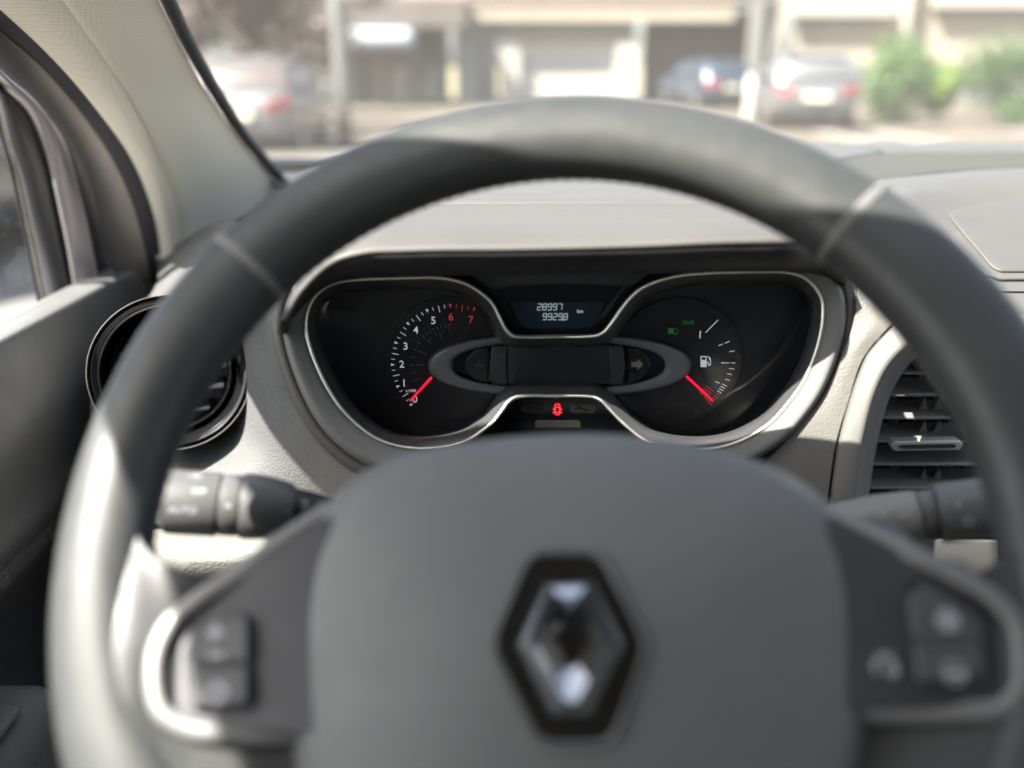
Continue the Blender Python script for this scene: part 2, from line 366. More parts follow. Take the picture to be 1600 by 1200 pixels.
wallbox('pillar', 1400, 1455, -200, 160, 34.4, .6, M('plaster_pinkish', (.36, .32, .28), .85, var=.06), Bh, z0=0, z1=6)
wallbox('plinth', 1236, 1640, 128, 170, 34.8, .2, plaster_g, Bh, z0=0)
Ch = thing('house', 'grey rendered house end wall far left beyond the purple tree', 'house', (-12, 40, 0))
wallbox('wall', 100, 440, -200, 150, 40, .3, plaster_g, Ch, z0=0, z1=6)
wallbox('window', 330, 380, 40, 100, 39.9, .12, frameg, Ch)
# posts and bollards
pl = V(538, 200, 15.0)
o = fix(join('street_post', [sweep('', [Vector((pl.x, 15, z)) for z in (0, 1, 2, 3.6)], .11, None, ret=True)], M('post_paint', (.13, .13, .13), .5, var=.1))); tag(o, 'thick grey post at the kerb left of the shop window', 'post')
pb = V(1172, 150, 19.0)
bo = thing('bollard', 'white bollard standing beside the grey parked car', 'bollard', (pb.x, 19, 0))
sweep('shaft', [Vector((pb.x, 19, z)) for z in (0, .3, .8, 1.05)], .09, M('bollard_white', (.45, .44, .40), .5, var=.05), bo, seg=16)
sweep('cap', [Vector((pb.x, 19, z)) for z in (1.05, 1.09, 1.13)], lambda t: .10 - .05 * t, MATS['bollard_white'], bo, seg=16)

# vegetation
def leafmat(name, c, t=.3):
    m = M(name, c, .55, var=.45, vs=3.5); return m
def leaves(name, cen, rad, n, size, mat, parent, lump=5, seed=1):
    rnd = random.Random(seed); vs = []; fs = []
    lumps = [(Vector((rnd.gauss(0, .45), rnd.gauss(0, .45), rnd.uniform(-.5, .8))), rnd.uniform(.35, .6)) for _ in range(lump)] + [(Vector((0, 0, 0)), .75)]
    for _ in range(n):
        c, s = rnd.choice(lumps); d = Vector((rnd.gauss(0, 1), rnd.gauss(0, 1), rnd.gauss(0, 1))).normalized() * s * (rnd.random() ** .35)
        q = c + d; p = Vector((cen[0] + q.x * rad[0], cen[1] + q.y * rad[1], cen[2] + q.z * rad[2]))
        if p.z < .05: continue
        a = Vector((rnd.gauss(0, 1), rnd.gauss(0, 1), rnd.gauss(0, 1))).normalized(); b = a.cross(Vector((rnd.gauss(0, 1), rnd.gauss(0, 1), rnd.gauss(0, 1)))).normalized()
        z = size * rnd.uniform(.6, 1.4); k = len(vs)
        vs += [p - a * z, p + b * z * .45, p + a * z, p - b * z * .45]; fs.append((k, k + 1, k + 2, k + 3))
    return mesh(name, vs, fs, mat, parent, smooth=False)
green = leafmat('leaf_green', (.065, .125, .035)); green2 = leafmat('leaf_dark', (.05, .105, .03)); purple = leafmat('leaf_purple', (.085, .055, .045))
bark = M('bark', (.12, .085, .06), .9, grain=40, gb=.6, kind='noise')
def bush(px, py, Y, wpx, label, m, seed):
    p = V(px, py, Y); r = wpx / F * Y * 1.22
    t = thing('bush', label, 'bush', (p.x, Y, 0))
    leaves('foliage', (p.x, Y, max(p.z, .6)), (r, r * .8, r * .88), 5200, .055, m, t, 6, seed)
    sweep('stem', [Vector((p.x, Y, 0)), Vector((p.x + .03, Y, .3)), Vector((p.x, Y, .7))], .05, bark, t, seg=8)
bush(1405, 138, 22, 62, 'round green bush right next to the grey parked car', green, 3)
bush(1462, 165, 23, 34, 'small bright low bush between the two round bushes', leafmat('leaf_bright', (.16, .24, .04)), 4)
bush(1570, 138, 22, 66, 'round green bush at the right edge of the windscreen view', green2, 5)
def tree(px, Y, h, rad, n, m, label, seed):
    p = V(px, 100, Y); t = thing('tree', label, 'tree', (p.x, Y, 0)); rnd = random.Random(seed)
    tk = [sweep('', [Vector((p.x, Y, 0)), Vector((p.x + .05, Y, h * .3)), Vector((p.x - .05, Y, h * .6)), Vector((p.x, Y, h * .85))], lambda t: .16 - .11 * t, None, ret=True)]
    for k in range(7):
        a = rnd.uniform(0, 6.28); z = h * rnd.uniform(.3, .6); e = Vector((p.x + math.cos(a) * rad, Y + math.sin(a) * rad, z + rad * .8))
        tk.append(sweep('', cr([Vector((p.x, Y, z)), Vector((p.x, Y, z)).lerp(e, .5) + Vector((0, 0, -.1)), e], 6), lambda t: .055 - .04 * t, None, ret=True, seg=7))
    fix(join('trunk', tk, bark, t)); leaves('crown', (p.x, Y, h * .66), (rad, rad, h * .36), n, .075, m, t, 14, seed)
tree(388, 19, 3.7, 1.9, 12000, purple, 'brown leaved tree behind the white car at left', 11)
tree(300, 24, 6.0, 2.4, 9000, leafmat('leaf_olive', (.10, .11, .06)), 'olive green tree far left behind the pillar', 12)

# parked cars
tyre = M('tyre', (.02, .02, .02), .8, var=.1); rimm = M('alloy', (.45, .45, .46), .3, .9, var=.05); cgl = M('car_glass', (.015, .018, .02), .32, coat=0, var=0)
tl = M('tail_lamp', (.30, .015, .02), .2, coat=.6, var=0, emit=.02); plate = M('number_plate', (.75, .72, .55), .5, var=0); dkt = M('car_trim', (.025, .025, .027), .6, var=.05)
def parked(label, x, y, rz, col, hgt=1.48, wid=1.8, ln=4.2, metal=.3, cab=None):
    body = M('paint_' + label[:12].replace(' ', '_'), col, .3, metal, coat=.6, var=.03)
    t = thing('parked_car', label, 'car', (x, y, 0), group=None, rz=rz)
    hw = wid / 2; L = ln / 2; s = hgt / 1.48
    # body: sections along length (local y; -L is the tail, facing -y)
    secs = [(-L, .40, .80, .80), (-L + .06, .30, .92, .90), (-L + .35, .24, .97, .96), (-L + .9, .22, .96, 1), (0, .20, .93, 1), (L - 1.2, .22, .93, 1), (L - .7, .24, .88, .97), (L - .2, .28, .78, .88), (L, .38, .66, .74)]
    rows = []
    for yy, zl, zh, k in cr([(a, b, c_ * s, d) if False else Vector((a, b, c_ * s)) for a, b, c_, d in secs], 24) and [(v.x, v.y, v.z, None) for v in cr([Vector((a, b, c_ * s)) for a, b, c_, d in secs], 24)]:
        u = min(1, max(0, (L - abs(yy)) / .5)); k = .80 + .20 * math.sqrt(u)
        rows.append([Vector((q * hw * k, yy, z)) for q, z in ((-.90, zl), (-.97, zl + .12), (-1, zl + .3), (-.99, zh - .12), (-.93, zh - .02), (-.5, zh + .015), (.5, zh + .015), (.93, zh - .02), (.99, zh - .12), (1, zl + .3), (.97, zl + .12), (.90, zl))])
    o = gridmesh('body', rows, body, t, cu=True, local=True)
    bmn = bmesh.new(); bmn.from_mesh(o.data)
    bmesh.ops.holes_fill(bmn, edges=bmn.edges, sides=0); bmesh.ops.recalc_face_normals(bmn, faces=bmn.faces); bmn.to_mesh(o.data); bmn.free()
    # greenhouse
    zr = hgt; zb = .93 * s
    g = []
    for f, (q, zz) in enumerate(((1.0, zb), (.955, zb + (zr - zb) * .5), (.84, zr - .05), (.70, zr))):
        yb = -L + .12 + [0, .16, .38, .6][f]; yf = L - 1.15 - [0, .35, .78, 1.0][f]
        w_ = hw * q * .95
        g.append([Vector(p) for p in ((-w_, yb + .12, zz), (-w_ * .86, yb, zz), (w_ * .86, yb, zz), (w_, yb + .12, zz), (w_, yf - .12, zz), (w_ * .86, yf, zz), (-w_ * .86, yf, zz), (-w_, yf - .12, zz))])
    vs = [v for r_ in g for v in r_]; fs = []
    for i in range(3):
        for j in range(8): fs.append((i * 8 + j, i * 8 + (j + 1) % 8, (i + 1) * 8 + (j + 1) % 8, (i + 1) * 8 + j))
    fs.append(tuple(range(24, 32)))
    cb = fix(mesh('cabin', vs, fs, M('paint_dark_cabin', cab, .3, coat=.5, var=.03) if cab else body, t, smooth=True, local=True, angle=50))
    def pane(nm, a, b, c_, d, off, sh=.09):
        pts = [Vector(v) for v in (a, b, c_, d)]; cen = sum(pts, Vector()) / 4; pts = [p + (cen - p) * sh + Vector(off) for p in pts]
        q = fix(mesh(nm, pts, [(0, 1, 2, 3)], cgl, t, smooth=False, local=True)); thick(q, .012, 0, off=0); return q
    pane('rear_window', g[0][1], g[0][2], g[2][2], g[2][1], (0, -.015, .005))
    pane('windscreen', g[0][5], g[0][6], g[2][6], g[2][5], (0, .015, .005))
    for sgn, (i0, i1) in ((-1, (0, 7)), (1, (3, 4))):
        a, b = g[0][i0], g[0][i1]; c_, d = g[2][i1], g[2][i0]
        m1, m2 = a.lerp(b, .47), d.lerp(c_, .47)
        pane('side_window', a, m1, m2, d, (sgn * .012, 0, 0)); pane('side_window', m1, b, c_, m2, (sgn * .012, 0, 0))
    for sgn in (-1, 1):
        zz = .80 * s
        lo = [Vector((sgn * hw * q, yy, z)) for q, yy, z in ((.52, -L - .005, zz - .10), (.86, -L + .03, zz - .10), (.93, -L + .16, zz - .02), (.93, -L + .20, zz + .12), (.84, -L + .04, zz + .10), (.55, -L - .0, zz + .04))]
        q = prism('tail_light', lo, Vector((0, -.05, 0)), tl, t, .012, local=True)
        lo = [Vector((sgn * hw * q, yy, z)) for q, yy, z in ((.45, L - .01, .60), (.80, L - .10, .60), (.86, L - .22, .70), (.5, L - .04, .70))]
        prism('headlight', lo, Vector((0, .05, 0)), M('headlamp', (.7, .7, .7), .1, coat=.5, var=0), t, .01, local=True)
        for yy in (-L + .78, L - .82):
            wp = bpy.data.objects.new('wheel', None); C.objects.link(wp); wp.parent = t; wp.location = (sgn * (hw - .12), yy, .31)
            for nm, prof, mm in (('tyre', [(.20, -.10), (.29, -.10), (.31, -.07), (.31, .07), (.29, .10), (.20, .10)], tyre), ('rim', [(0.0, .06), (.06, .085), (.10, .05), (.17, .06), (.205, .095), (.205, -.09), (0, -.09)], rimm)):
                lw = lathe(nm, prof, Vector((0, 0, 0)), Vector((sgn, 0, 0)), mm, None, 24); lw.parent = wp
    boxes('bumper', [(-hw * .86, hw * .86, -L - .05, -L + .12, .30, .52)], dkt, t, .04, local=True)
    boxes('number_plate', [(-.26, .26, -L - .065, -L - .03, .60 * s, .71 * s)], plate, t, local=True)
    boxes('trunk_trim', [(-.30, .30, -L - .045, -L - .0, .745 * s, .77 * s)], rimm, t, .005, local=True)
    for sgn in (-1, 1): boxes('door_mirror', [(sgn * (hw + .09) - .09, sgn * (hw + .09) + .09, L - 1.42, L - 1.30, .94 * s, 1.06 * s)], body, t, .04, local=True)
    return t
p = V(1265, 150, 21.0)
parked('silver grey hatchback seen from behind with red tail lights beside the bushes', p.x - .05, 21.6, R(-7), (.14, .14, .145), 1.52, 1.85)
p = V(1105, 150, 29)
parked('dark blue car parked inside the shaded carport', p.x + .3, 31.0, R(12), (.03, .045, .07), 1.45, 1.75)
p = V(400, 200, 13.5)
parked('white hatchback with red tail lights beside the windscreen pillar', p.x - .35, 15.4, R(3), (.17, .17, .17), 1.42, 1.68, metal=0, cab=(.10, .08, .075))
parked('dark car beside the driver window with its wheel in view', -4.35, 6.6, R(0), (.03, .032, .036), 1.5, 1.8)

# ------------------------------------------------------------------ cabin shell
car = thing('car_shell', 'interior shell of the car with pale fabric windscreen pillar, roof lining and windscreen', 'car', (.35, 0, .3))
boxes('floor', [(-.42, 1.1, -1.6, 1.25, .30, .34)], rubber2, car)
fe = cr([Vector((x, y, 1.56)) for x, y in ((-.33, .285), (-.29, .258), (-.25, .252), (-.19, .240), (-.09, .200), (.02, .180), (.4, .17), (1.02, .18))], 30)
prism('roof_lining', fe + [Vector((1.02, -1.6, 1.56)), Vector((-.33, -1.6, 1.56))], Vector((0, 0, .04)), headl, car, .008)
boxes('roof_rail', [(-.395, -.331, -1.6, .29, 1.54, 1.61)], headl, car, .015)
boxes('roof_rail', [(1.021, 1.09, -1.6, .29, 1.54, 1.61)], headl, car, .015)
boxes('side_wall', [(1.09, 1.13, -1.6, 1.1, .34, 1.12)], door_m, car, .01)
boxes('door_pillar', [(-.43, -.37, -.52, -.38, .9, 1.539)], headl, car, .01)
boxes('door_pillar', [(1.06, 1.12, -.52, -.38, 1.121, 1.539)], headl, car, .01)
boxes('side_wall', [(-.43, -.40, -1.6, -.91, .34, 1.12)], door_m, car, .01)
boxes('rear_wall', [(-.42, 1.12, -1.64, -1.601, .34, 1.26)], rubber2, car)
boxes('rear_side_blocker', [(-.43, -.40, -1.6, -.75, 1.125, 1.53), (1.09, 1.12, -1.6, -.75, 1.125, 1.53)], rubber2, car)  # unseen panels, added to cut the fill light from the rear
boxes('cowl_side', [(-.46, -.358, .935, 1.15, .34, 1.15)], blackm, car)
boxes('firewall', [(-.44, 1.12, 1.10, 1.16, .34, 1.19)], blackm, car)
mesh('windscreen', [(-.34, 1.14, 1.197), (1.12, 1.14, 1.197), (1.04, .19, 1.57), (-.34, .19, 1.57)], [(0, 1, 2, 3)], wsg, car, smooth=False)
sweep('pillar_upper', cr([Vector((-.335, .50, 1.39)), Vector((-.345, .36, 1.455)), Vector((-.362, .18, 1.55))], 10), lambda t: .050 - .026 * t, fabric, car, flat=.9)
# right windscreen pillar
sweep('pillar_trim', [Vector((1.09, 1.1, 1.15)), Vector((1.07, .7, 1.33)), Vector((1.06, .3, 1.49))], .04, headl, car, flat=.8)
def edge(pts, fn): return [fn(*p) for p in pts]
N = 60
trimL = cr([P(-170, -140, .40), P(-90, -65, .48), P(0, 10, .573), P(60, 65, .62), P(110, 117, .665), P(160, 178, .715), P(205, 242, .77), P(233, 305, .82), P(249, 365, .865), P(256, 430, .90)], N)
trimM = cr([P(-60, -160, .42), P(20, -85, .50), P(98, 0, .578), P(145, 65, .625), P(185, 125, .675), P(222, 190, .725), P(250, 255, .78), P(268, 310, .83), P(276, 365, .87), P(278, 430, .90)], N)
trimR = cr([P(150, -190, .46), P(198, -95, .54), P(243, -5, .626), P(268, 48, .67), P(295, 98, .72), P(325, 148, .78), P(357, 197, .84), P(392, 242, .91), P(425, 280, .98), P(470, 345, 1.04)], N)
def between(a, b, k, bulge=0):
    out = []
    for p, q in zip(a, b):
        m = p.lerp(q, k); out.append(m + (EYE - m).normalized() * bulge * math.sin(math.pi * k))
    return out
weave = gridmesh('pillar_trim', [between(trimL, trimM, k / 8, .006) for k in range(9)], fabric, car)
g2 = [between(trimM, trimR, k / 10, .008) for k in range(11)]
sm = gridmesh('pillar_trim', g2, fabric, car)
for oo in (weave, sm): thick(oo, .004, 0, off=0)
# windscreen seal
sealp = [p + Vector((.006, .004, .002)) for p in trimR]
sweep('windscreen_seal', sealp, .0055, rubber, car, seg=10)
patch('corner_cover', [[(418, 275, 1.0), (440, 270, 1.0), (470, 268, 1.0), (500, 262, 1.0)], [(430, 296, .98), (450, 292, .97), (480, 285, .97), (520, 280, .97)]], rubber, car, 8, 4)
seatm = M('seat_cloth', (.035, .035, .038), .9, grain=900, gb=.3, var=.1, kind='noise')
for nm_, x_ in (('charcoal cloth driver seat behind the viewpoint', .03), ('charcoal cloth passenger seat right of the centre', .74)):
    st = thing('seat_unit', nm_, 'seat', (x_, -.4, .34))
    for part_, bx in (('cushion', (-.25, .25, -.5, .0, .55, .68)), ('backrest', (-.25, .25, -.66, -.5, .62, 1.22)), ('headrest', (-.13, .13, -.66, -.56, 1.24, 1.42))):
        o = boxes(part_, [(x_ + bx[0], x_ + bx[1], *bx[2:])], seatm, st); bevel(o, .045, 5)
# ------------------------------------------------------------------ driver's door
door = thing('driver_door', 'dark grained driver door with sunlit sill, seals and dusty window', 'door', (-.38, .3, .4))
Ys = [-.9 + i * (1.83) / 70 for i in range(71)]
prof = [(-.414, 1.088), (-.411, 1.102), (-.405, 1.1095), (-.40, 1.1115), (-.388, 1.1120), (-.376, 1.1117), (-.3730, 1.1111), (-.3712, 1.1092), (-.3704, 1.1065), (-.3698, 1.100), (-.367, 1.070), (-.362, 1.05), (-.356, 1.0), (-.351, .98), (-.352, .972)]
def dprof(pr, Y): 
    # the sill dips and narrows near the windscreen end
    k = max(0, (Y - .78) / .15); return [Vector((x - .006 * k * k, Y, z - .004 * k * k)) for x, z in pr]
pr = [(v.x, v.z) for v in cr([Vector((a, 0, b)) for a, b in prof], 220)]
up_ = gridmesh('upper_panel', [dprof(pr, Y) for Y in Ys], door_m, door); fix(up_)
if sum((p.normal for p in up_.data.polygons), Vector()).x < 0: up_.data.flip_normals()
thick(up_, .004, 0, off=-1)
lp = [(-.359, .9760), (-.352, .973), (-.346, .967), (-.347, .958), (-.358, .945), (-.366, .92), (-.368, .85), (-.368, .7), (-.365, .45)]
lp = [(v.x, v.z) for v in cr([Vector((a, 0, b)) for a, b in lp], 30)]
lo_ = gridmesh('lower_panel', [[Vector((x, Y, z)) for x, z in lp] for Y in Ys], M('door_lower', (.065, .065, .068), .5, grain=520, gb=.4, var=.06), door)
# armrest with switch block
ar = boxes('armrest', [(-.40, -.292, -.4, .495, .80, .922)], M('armrest_soft', (.085, .086, .09), .5, grain=600, gb=.3, var=.06), door); bevel(ar, .022, 6)
sw = boxes('switch_surround', [(-.352, -.302, .12, .455, .923, .929)], MATS['armrest_soft'], door); bevel(sw, .005, 4)
sw2 = boxes('window_switch_plate', [(-.345, -.309, .14, .443, .9292, .9312)], btn, door); bevel(sw2, .001, 2)
for k in range(3): q = boxes('window_switch', [(-.341, -.313, .38 - k * .06, .42 - k * .06, .9312, .937)], btn_l, door); bevel(q, .002, 3)
# window frame strips, outermost first
def strip(name, a, b, xa, xb, mat, bul=0, nseg=5):
    A_ = cr([B(px, py, xa[0] + (xa[1] - xa[0]) * i / (len(a) - 1)) for i, (px, py) in enumerate(a)], 50)
    B_ = cr([B(px, py, xb[0] + (xb[1] - xb[0]) * i / (len(b) - 1)) for i, (px, py) in enumerate(b)], 50)
    o = gridmesh(name, [between(A_, B_, k / nseg, bul) for k in range(nseg + 1)], mat, door); thick(o, .003, 0, off=0); return o
e0 = [(-90, -40), (-40, 90), (0, 205), (16, 262), (31, 330), (47, 405), (66, 500)]
e1 = [(-86, -44), (-36, 86), (5, 205), (21, 262), (36, 330), (52, 405), (71, 500)]
e2 = [(-78, -60), (-24, 80), (14, 212), (32, 268), (47, 335), (62, 405), (80, 500)]
e3 = [(-110, -20), (-50, 78), (0, 140), (42, 195), (63, 255), (80, 335), (112, 500)]
e4 = [(-105, -20), (-45, 70), (0, 128), (48, 178), (72, 235), (89, 310), (125, 500)]
e5 = [(-100, -10), (-45, 62), (5, 116), (60, 165), (100, 222), (124, 305), (155, 450)]
e6 = [(-100, -20), (-45, 58), (10, 112), (66, 166), (112, 226), (132, 265), (150, 315), (168, 380), (184, 450)]
e7 = [(-100, -50), (-45, 10), (0, 50), (70, 112), (135, 190), (172, 245), (200, 305), (220, 370), (236, 440)]
e8 = [(-114, -92), (-54, -40), (6, 8), (90, 85), (166, 177), (211, 242), (241, 305), (258, 365), (264, 440)]
strip('glass_run', e0, e1, (-.40, -.437), (-.40, -.437), blackm)
strip('outer_strip', e1, e2, (-.398, -.434), (-.396, -.430), M('speckled_strip', (.25, .24, .21), .5, grain=500, gb=.8, var=.25, vs=90, kind='noise'))
strip('window_seal', e2, e3, (-.392, -.428), (-.375, -.412), rubber, .008, 8)
strip('window_frame', e4, e5, (-.376, -.408), (-.36, -.395), paint_g, .003, 6)
strip('frame_gap', e3, e6, (-.386, -.416), (-.372, -.402), blackm)
strip('door_seal', e6, e7, (-.352, -.386), (-.335, -.372), rubber2, .007, 8)
strip('door_seal_lip', e7, e8, (-.337, -.374), (-.318, -.352), M('seal_dark', (.022, .023, .03), .7, grain=1500, gb=.4, var=.1, kind='noise'), -.004, 6)
mesh('window_glass', [(-.452, .95, 1.08), (-.452, -.5, 1.08), (-.402, -.5, 1.54), (-.402, .38, 1.54), (-.4194, .7, 1.38), (-.4455, .9, 1.14)], [(0, 1, 2, 3, 4, 5)], dsg, door, smooth=False)

def LEAN(py): return (575 - py) * .00010
# ------------------------------------------------------------------ dashboard
dash = thing('dashboard', 'grey dashboard moulding sunlit on top and right around the instrument binnacle', 'dashboard', (.3, .8, .9))
ZT = 1.213
def zt(x):
    t = min(1, max(0, (-.08 - x) / .28)); return ZT - .105 * t ** 1.45
def deck(name, x0, x1, y0, y1, mat, nx=60, ny=14, dz=0, **k):
    o = gridmesh(name, [[Vector((x0 + (x1 - x0) * i / nx, y0 + (y1 - y0) * j / ny, zt(x0 + (x1 - x0) * i / nx) + dz - .02 * max(0, (y0 + (y1 - y0) * j / ny - 1.02)))) for i in range(nx + 1)] for j in range(ny + 1)], mat, dash)
    fix(o)
    if o.data.polygons[0].normal.z < 0: o.data.flip_normals()
    thick(o, .006, .0015); return o
boxes('dash_core', [(.205, .37, .535, .64, 1.130, 1.150), (-.15, 1.05, .622, 1.08, .5, 1.162), (-.345, -.151, .735, 1.08, .5, 1.055)], fascia, dash, .02)
def rx_(y):
    K_ = [(.6, .245), (.72, .264), (.82, .290), (.9, .322), (.95, .36), (.985, .40), (1.2, .40)]
    for (a, b), (c_, d) in zip(K_, K_[1:]):
        if y <= c_: return b + (d - b) * (y - a) / (c_ - a)
    return .4
o = gridmesh('top_panel', [[Vector((x, y, zt(x) - .02 * max(0, y - 1.02))) for x in [(-.352 + (rx_(yy) + .352) * i / 60) for i in range(61)] for y in [max(yy, .603 + .30 * min(1, max(0, (-x - .12) / .2)) ** .8 + (1.13 - .603) * 0)]] for yy in [.603 + (1.13 - .603) * j / 20 for j in range(21)]], dash_s, dash)
fix(o)
if o.data.polygons[len(o.data.polygons) // 2].normal.z < 0: o.data.flip_normals()
thick(o, .006, 0)
deck('top_panel', .402, 1.08, .985, 1.13, dash_s)
deck('top_panel_step', .30, 1.08, .80, .984, blackm, dz=-.016)
bk = [(1303, 262), (1312, 250), (1345, 241), (1420, 238), (1600, 236.5), (2300, 236)]
fr_ = [(1345, 306), (1358, 287), (1405, 277), (1480, 268), (1600, 262.5), (2300, 259)]
a_ = cr([H(px, py, ZT - .001) for px, py in bk], 60); b_ = cr([H(px, py, ZT - .004) for px, py in fr_], 60)
o = gridmesh('textured_strip', [between(a_, b_, k / 6, -.003) for k in range(7)], dash_strip, dash)
if o.data.polygons[60].normal.z < 0: o.data.flip_normals()
thick(o, .008, .001)
# hood over the instruments
lp_px = [440, 462, 490, 520, 560, 640, 800, 900, 1000, 1150, 1230, 1285, 1320]
lp_y = [500, 462, 430, 408, 396, 391, 389, 387, 384, 378, 378, 392, 418]
ft_y = [520, 490, 458, 440, 434, 431, 429, 428, 428, 426, 427, 436, 450]
rows = [[], [], [], [], [], [], []]
for p_, y_, f_ in zip(lp_px, lp_y, ft_y):
    yl = .455 + .030 * min(1, max(0, (p_ - 1220) / 80)) ** 1.3
    lip = V(p_, y_, yl)
    drop = min(0, V(p_, y_, .455).z - V(p_, 389, .455).z) * .75 if p_ < 1225 else min(0, lip.z - V(p_, 389, yl).z) * .75
    xs = lip.x; ztop = ZT + drop
    rows[0].append(Vector((xs * 1.10, .601, ztop + .0)))
    rows[1].append(Vector((xs * 1.04, .53, ztop + .001)))
    rows[2].append(Vector((xs, yl + .020, lip.z + .0055)))
    rows[3].append(Vector((xs, yl + .005, lip.z + .0025)))
    rows[4].append(lip)
    rows[5].append(V(p_, y_ + (f_ - y_) * .45, yl + .003))
    rows[6].append(V(p_, f_, .5055))
patch('instrument_hood', rows[:5], hoodm, dash, 90, 40, fn=None, t=.003, bev=0)
patch('hood_underside', [[p - Vector((0, -.0008, .0012)) for p in rows[4]], rows[5], rows[6]], blackm, dash, 90, 14, fn=None, t=.002, bev=0)
# left fascia with the round vent
GL = [[(244, 402, .90), (300, 366, .86), (352, 345, .74), (405, 360, .62), (440, 385, .55)],
      [(246, 420, .86), (300, 395, .78), (350, 395, .68), (400, 405, .575), (434, 430, 0.5165)],
      [(235, 460, .78), (300, 455, .67), (352, 455, .61), (395, 460, .555), (425, 473, 0.5062)],
      [(150, 560, .71), (250, 540, .655), (340, 535, .635), (402, 530, .575), (430, 525, 0.5010)],
      [(140, 640, .67), (250, 625, .635), (340, 620, .625), (410, 610, .565), (450, 585, 0.4960)],
      [(145, 710, .64), (260, 695, .61), (350, 690, .600), (425, 680, .545), (488, 646, 0.4909)],
      [(150, 770, .62), (270, 755, .585), (370, 750, .558), (460, 735, .532), (545, 700, 0.4875)],
      [(155, 830, .60), (280, 815, .57), (400, 810, .55), (520, 800, .53), (640, 760, .51)]]
patch('left_fascia', GL, fascia, dash, 50, 60)
# lower dash / knee panel and column cover
patch('knee_panel', [[(150, 836, .60), (290, 822, .568), (420, 818, .548), (700, 812, .54), (1000, 812, .54), (1290, 812, .53)],
                     [(150, 870, .57), (290, 866, .52), (420, 862, .505), (700, 860, .50), (1000, 860, .50), (1290, 860, .50)],
                     [(150, 960, .56), (290, 960, .54), (420, 960, .53), (700, 960, .53), (1000, 960, .53), (1290, 960, .53)],
                     [(150, 1300, .56), (290, 1300, .54), (420, 1300, .53), (700, 1300, .53), (1000, 1300, .53), (1290, 1300, .53)]], M('knee_plastic', (.16, .155, .14), .55, grain=620, gb=.3, var=.05), dash, 40, 30)
cc = thing('column_cover', 'dark plastic steering column cover behind the airbag pad', 'column cover', (.02, .42, .95))
ccx, ccz = W(893, 900)[0], 0
rowsC = []
for i in range(10):
    t_ = i / 9; cpos = WP(.0, -.035, -.05).lerp(V(885, 770, .52), t_); hw_, hh_ = .058 + .012 * t_, .036
    rowsC.append([cpos + WX * (hw_ * math.copysign(abs(math.cos(a)) ** .6, math.cos(a))) + WY * (hh_ * math.copysign(abs(math.sin(a)) ** .6, math.sin(a))) for a in [2 * math.pi * k / 36 for k in range(36)]])
gridmesh('shell', rowsC, blackp, cc, cu=True)
# binnacle surround: rings offset outwards from the bright trim
cc_pts = [(620, 434), (560, 437), (527, 441), (505, 451), (489, 467), (480, 488), (478, 515), (484, 541), (497, 576), (513, 608), (535, 640), (559, 664), (585, 683), (615, 696), (647, 702), (760, 708), (880, 710), (1000, 708), (1100, 704), (1139, 696), (1176, 680), (1205, 660), (1231, 631), (1254, 598), (1268, 567), (1280, 529), (1286, 492), (1284, 469), (1274, 449), (1254, 432), (1234, 426), (1160, 424)]
base = cr([Vector((a, b, 0)) for a, b in cc_pts], 150)
def offs(k):
    out = []
    for i, p_ in enumerate(base):
        a = base[max(0, i - 1)]; b = base[min(len(base) - 1, i + 1)]; t_ = (b - a).normalized(); nn = Vector((t_.y, -t_.x, 0))
        if nn.dot(p_ - Vector((880, 560, 0))) < 0: nn = -nn
        tt = i / (len(base) - 1); fade = min(1, .30 + tt * 7, .30 + (1 - tt) * 7)
        bl = 1.0 + .25 * math.exp(-((tt - .27) / .08) ** 2)
        out.append(p_ + nn * k * fade * bl)
    return out
def ringrow(k, Y): return [V(q.x, q.y, Y + LEAN(q.y)) for q in offs(k)]
o = gridmesh('binnacle_surround', [ringrow(k, Y) for k, Y in ((-3, .494), (0, .489), (4, .486), (10, .4845), (20, .4825), (27, .481), (31, .4815), (34, .484), (36, .487))], ringg, dash)
if sum((p.normal for p in o.data.polygons), Vector()).y > 0: o.data.flip_normals()
thick(o, .003, 0)
o = gridmesh('surround_edge', [ringrow(k, Y) for k, Y in ((34, .491), (37, .4895), (42, .489), (47, .489), (51, .4905), (53, .494))], dash_s, dash)
if sum((p.normal for p in o.data.polygons), Vector()).y > 0: o.data.flip_normals()
thick(o, .003, 0)
# right textured panel, vent frame, centre fascia
patch('right_fascia', [[(1325, 400, .505), (1370, 385, .51), (1440, 380, .55)], [(1338, 430, .490), (1375, 425, .492), (1440, 430, .52)], [(1339, 455, .488), (1375, 455, .486), (1425, 470, .498)],
    [(1334, 500, .487), (1365, 500, .483), (1396, 503, .482)], [(1313, 560, .486), (1333, 560, .4835), (1349, 560, .4825)], [(1287, 617, .486), (1308, 622, .4835), (1325, 630, .482)],
    [(1247, 667, .486), (1282, 678, .483), (1308, 686, .481)], [(1200, 718, .487), (1255, 735, .483), (1297, 750, .480)], [(1120, 790, .488), (1220, 810, .483), (1288, 832, .479)]], dash_t, dash, 24, 60, fn=lambda a, b, y_: V(a, b, y_ + LEAN(b)))
vo = [(1470, 474, .510), (1430, 485, .495), (1399, 506, .4835), (1356, 552, .4830), (1337, 595, .4825), (1324, 636, .482), (1311, 686, .481), (1301, 750, .480), (1292, 835, .479)]
vb = [(1500, 505, .500), (1455, 512, .485), (1427, 530, .477), (1387, 570, .476), (1364, 618, .476), (1352, 662, .476), (1343, 705, .476), (1335, 760, .475), (1328, 840, .474)]
vi = [(1520, 530, .53), (1480, 533, .52), (1450, 545, .515), (1409, 585, .510), (1390, 622, .510), (1378, 660, .509), (1368, 708, .508), (1359, 768, .507), (1352, 845, .506)]
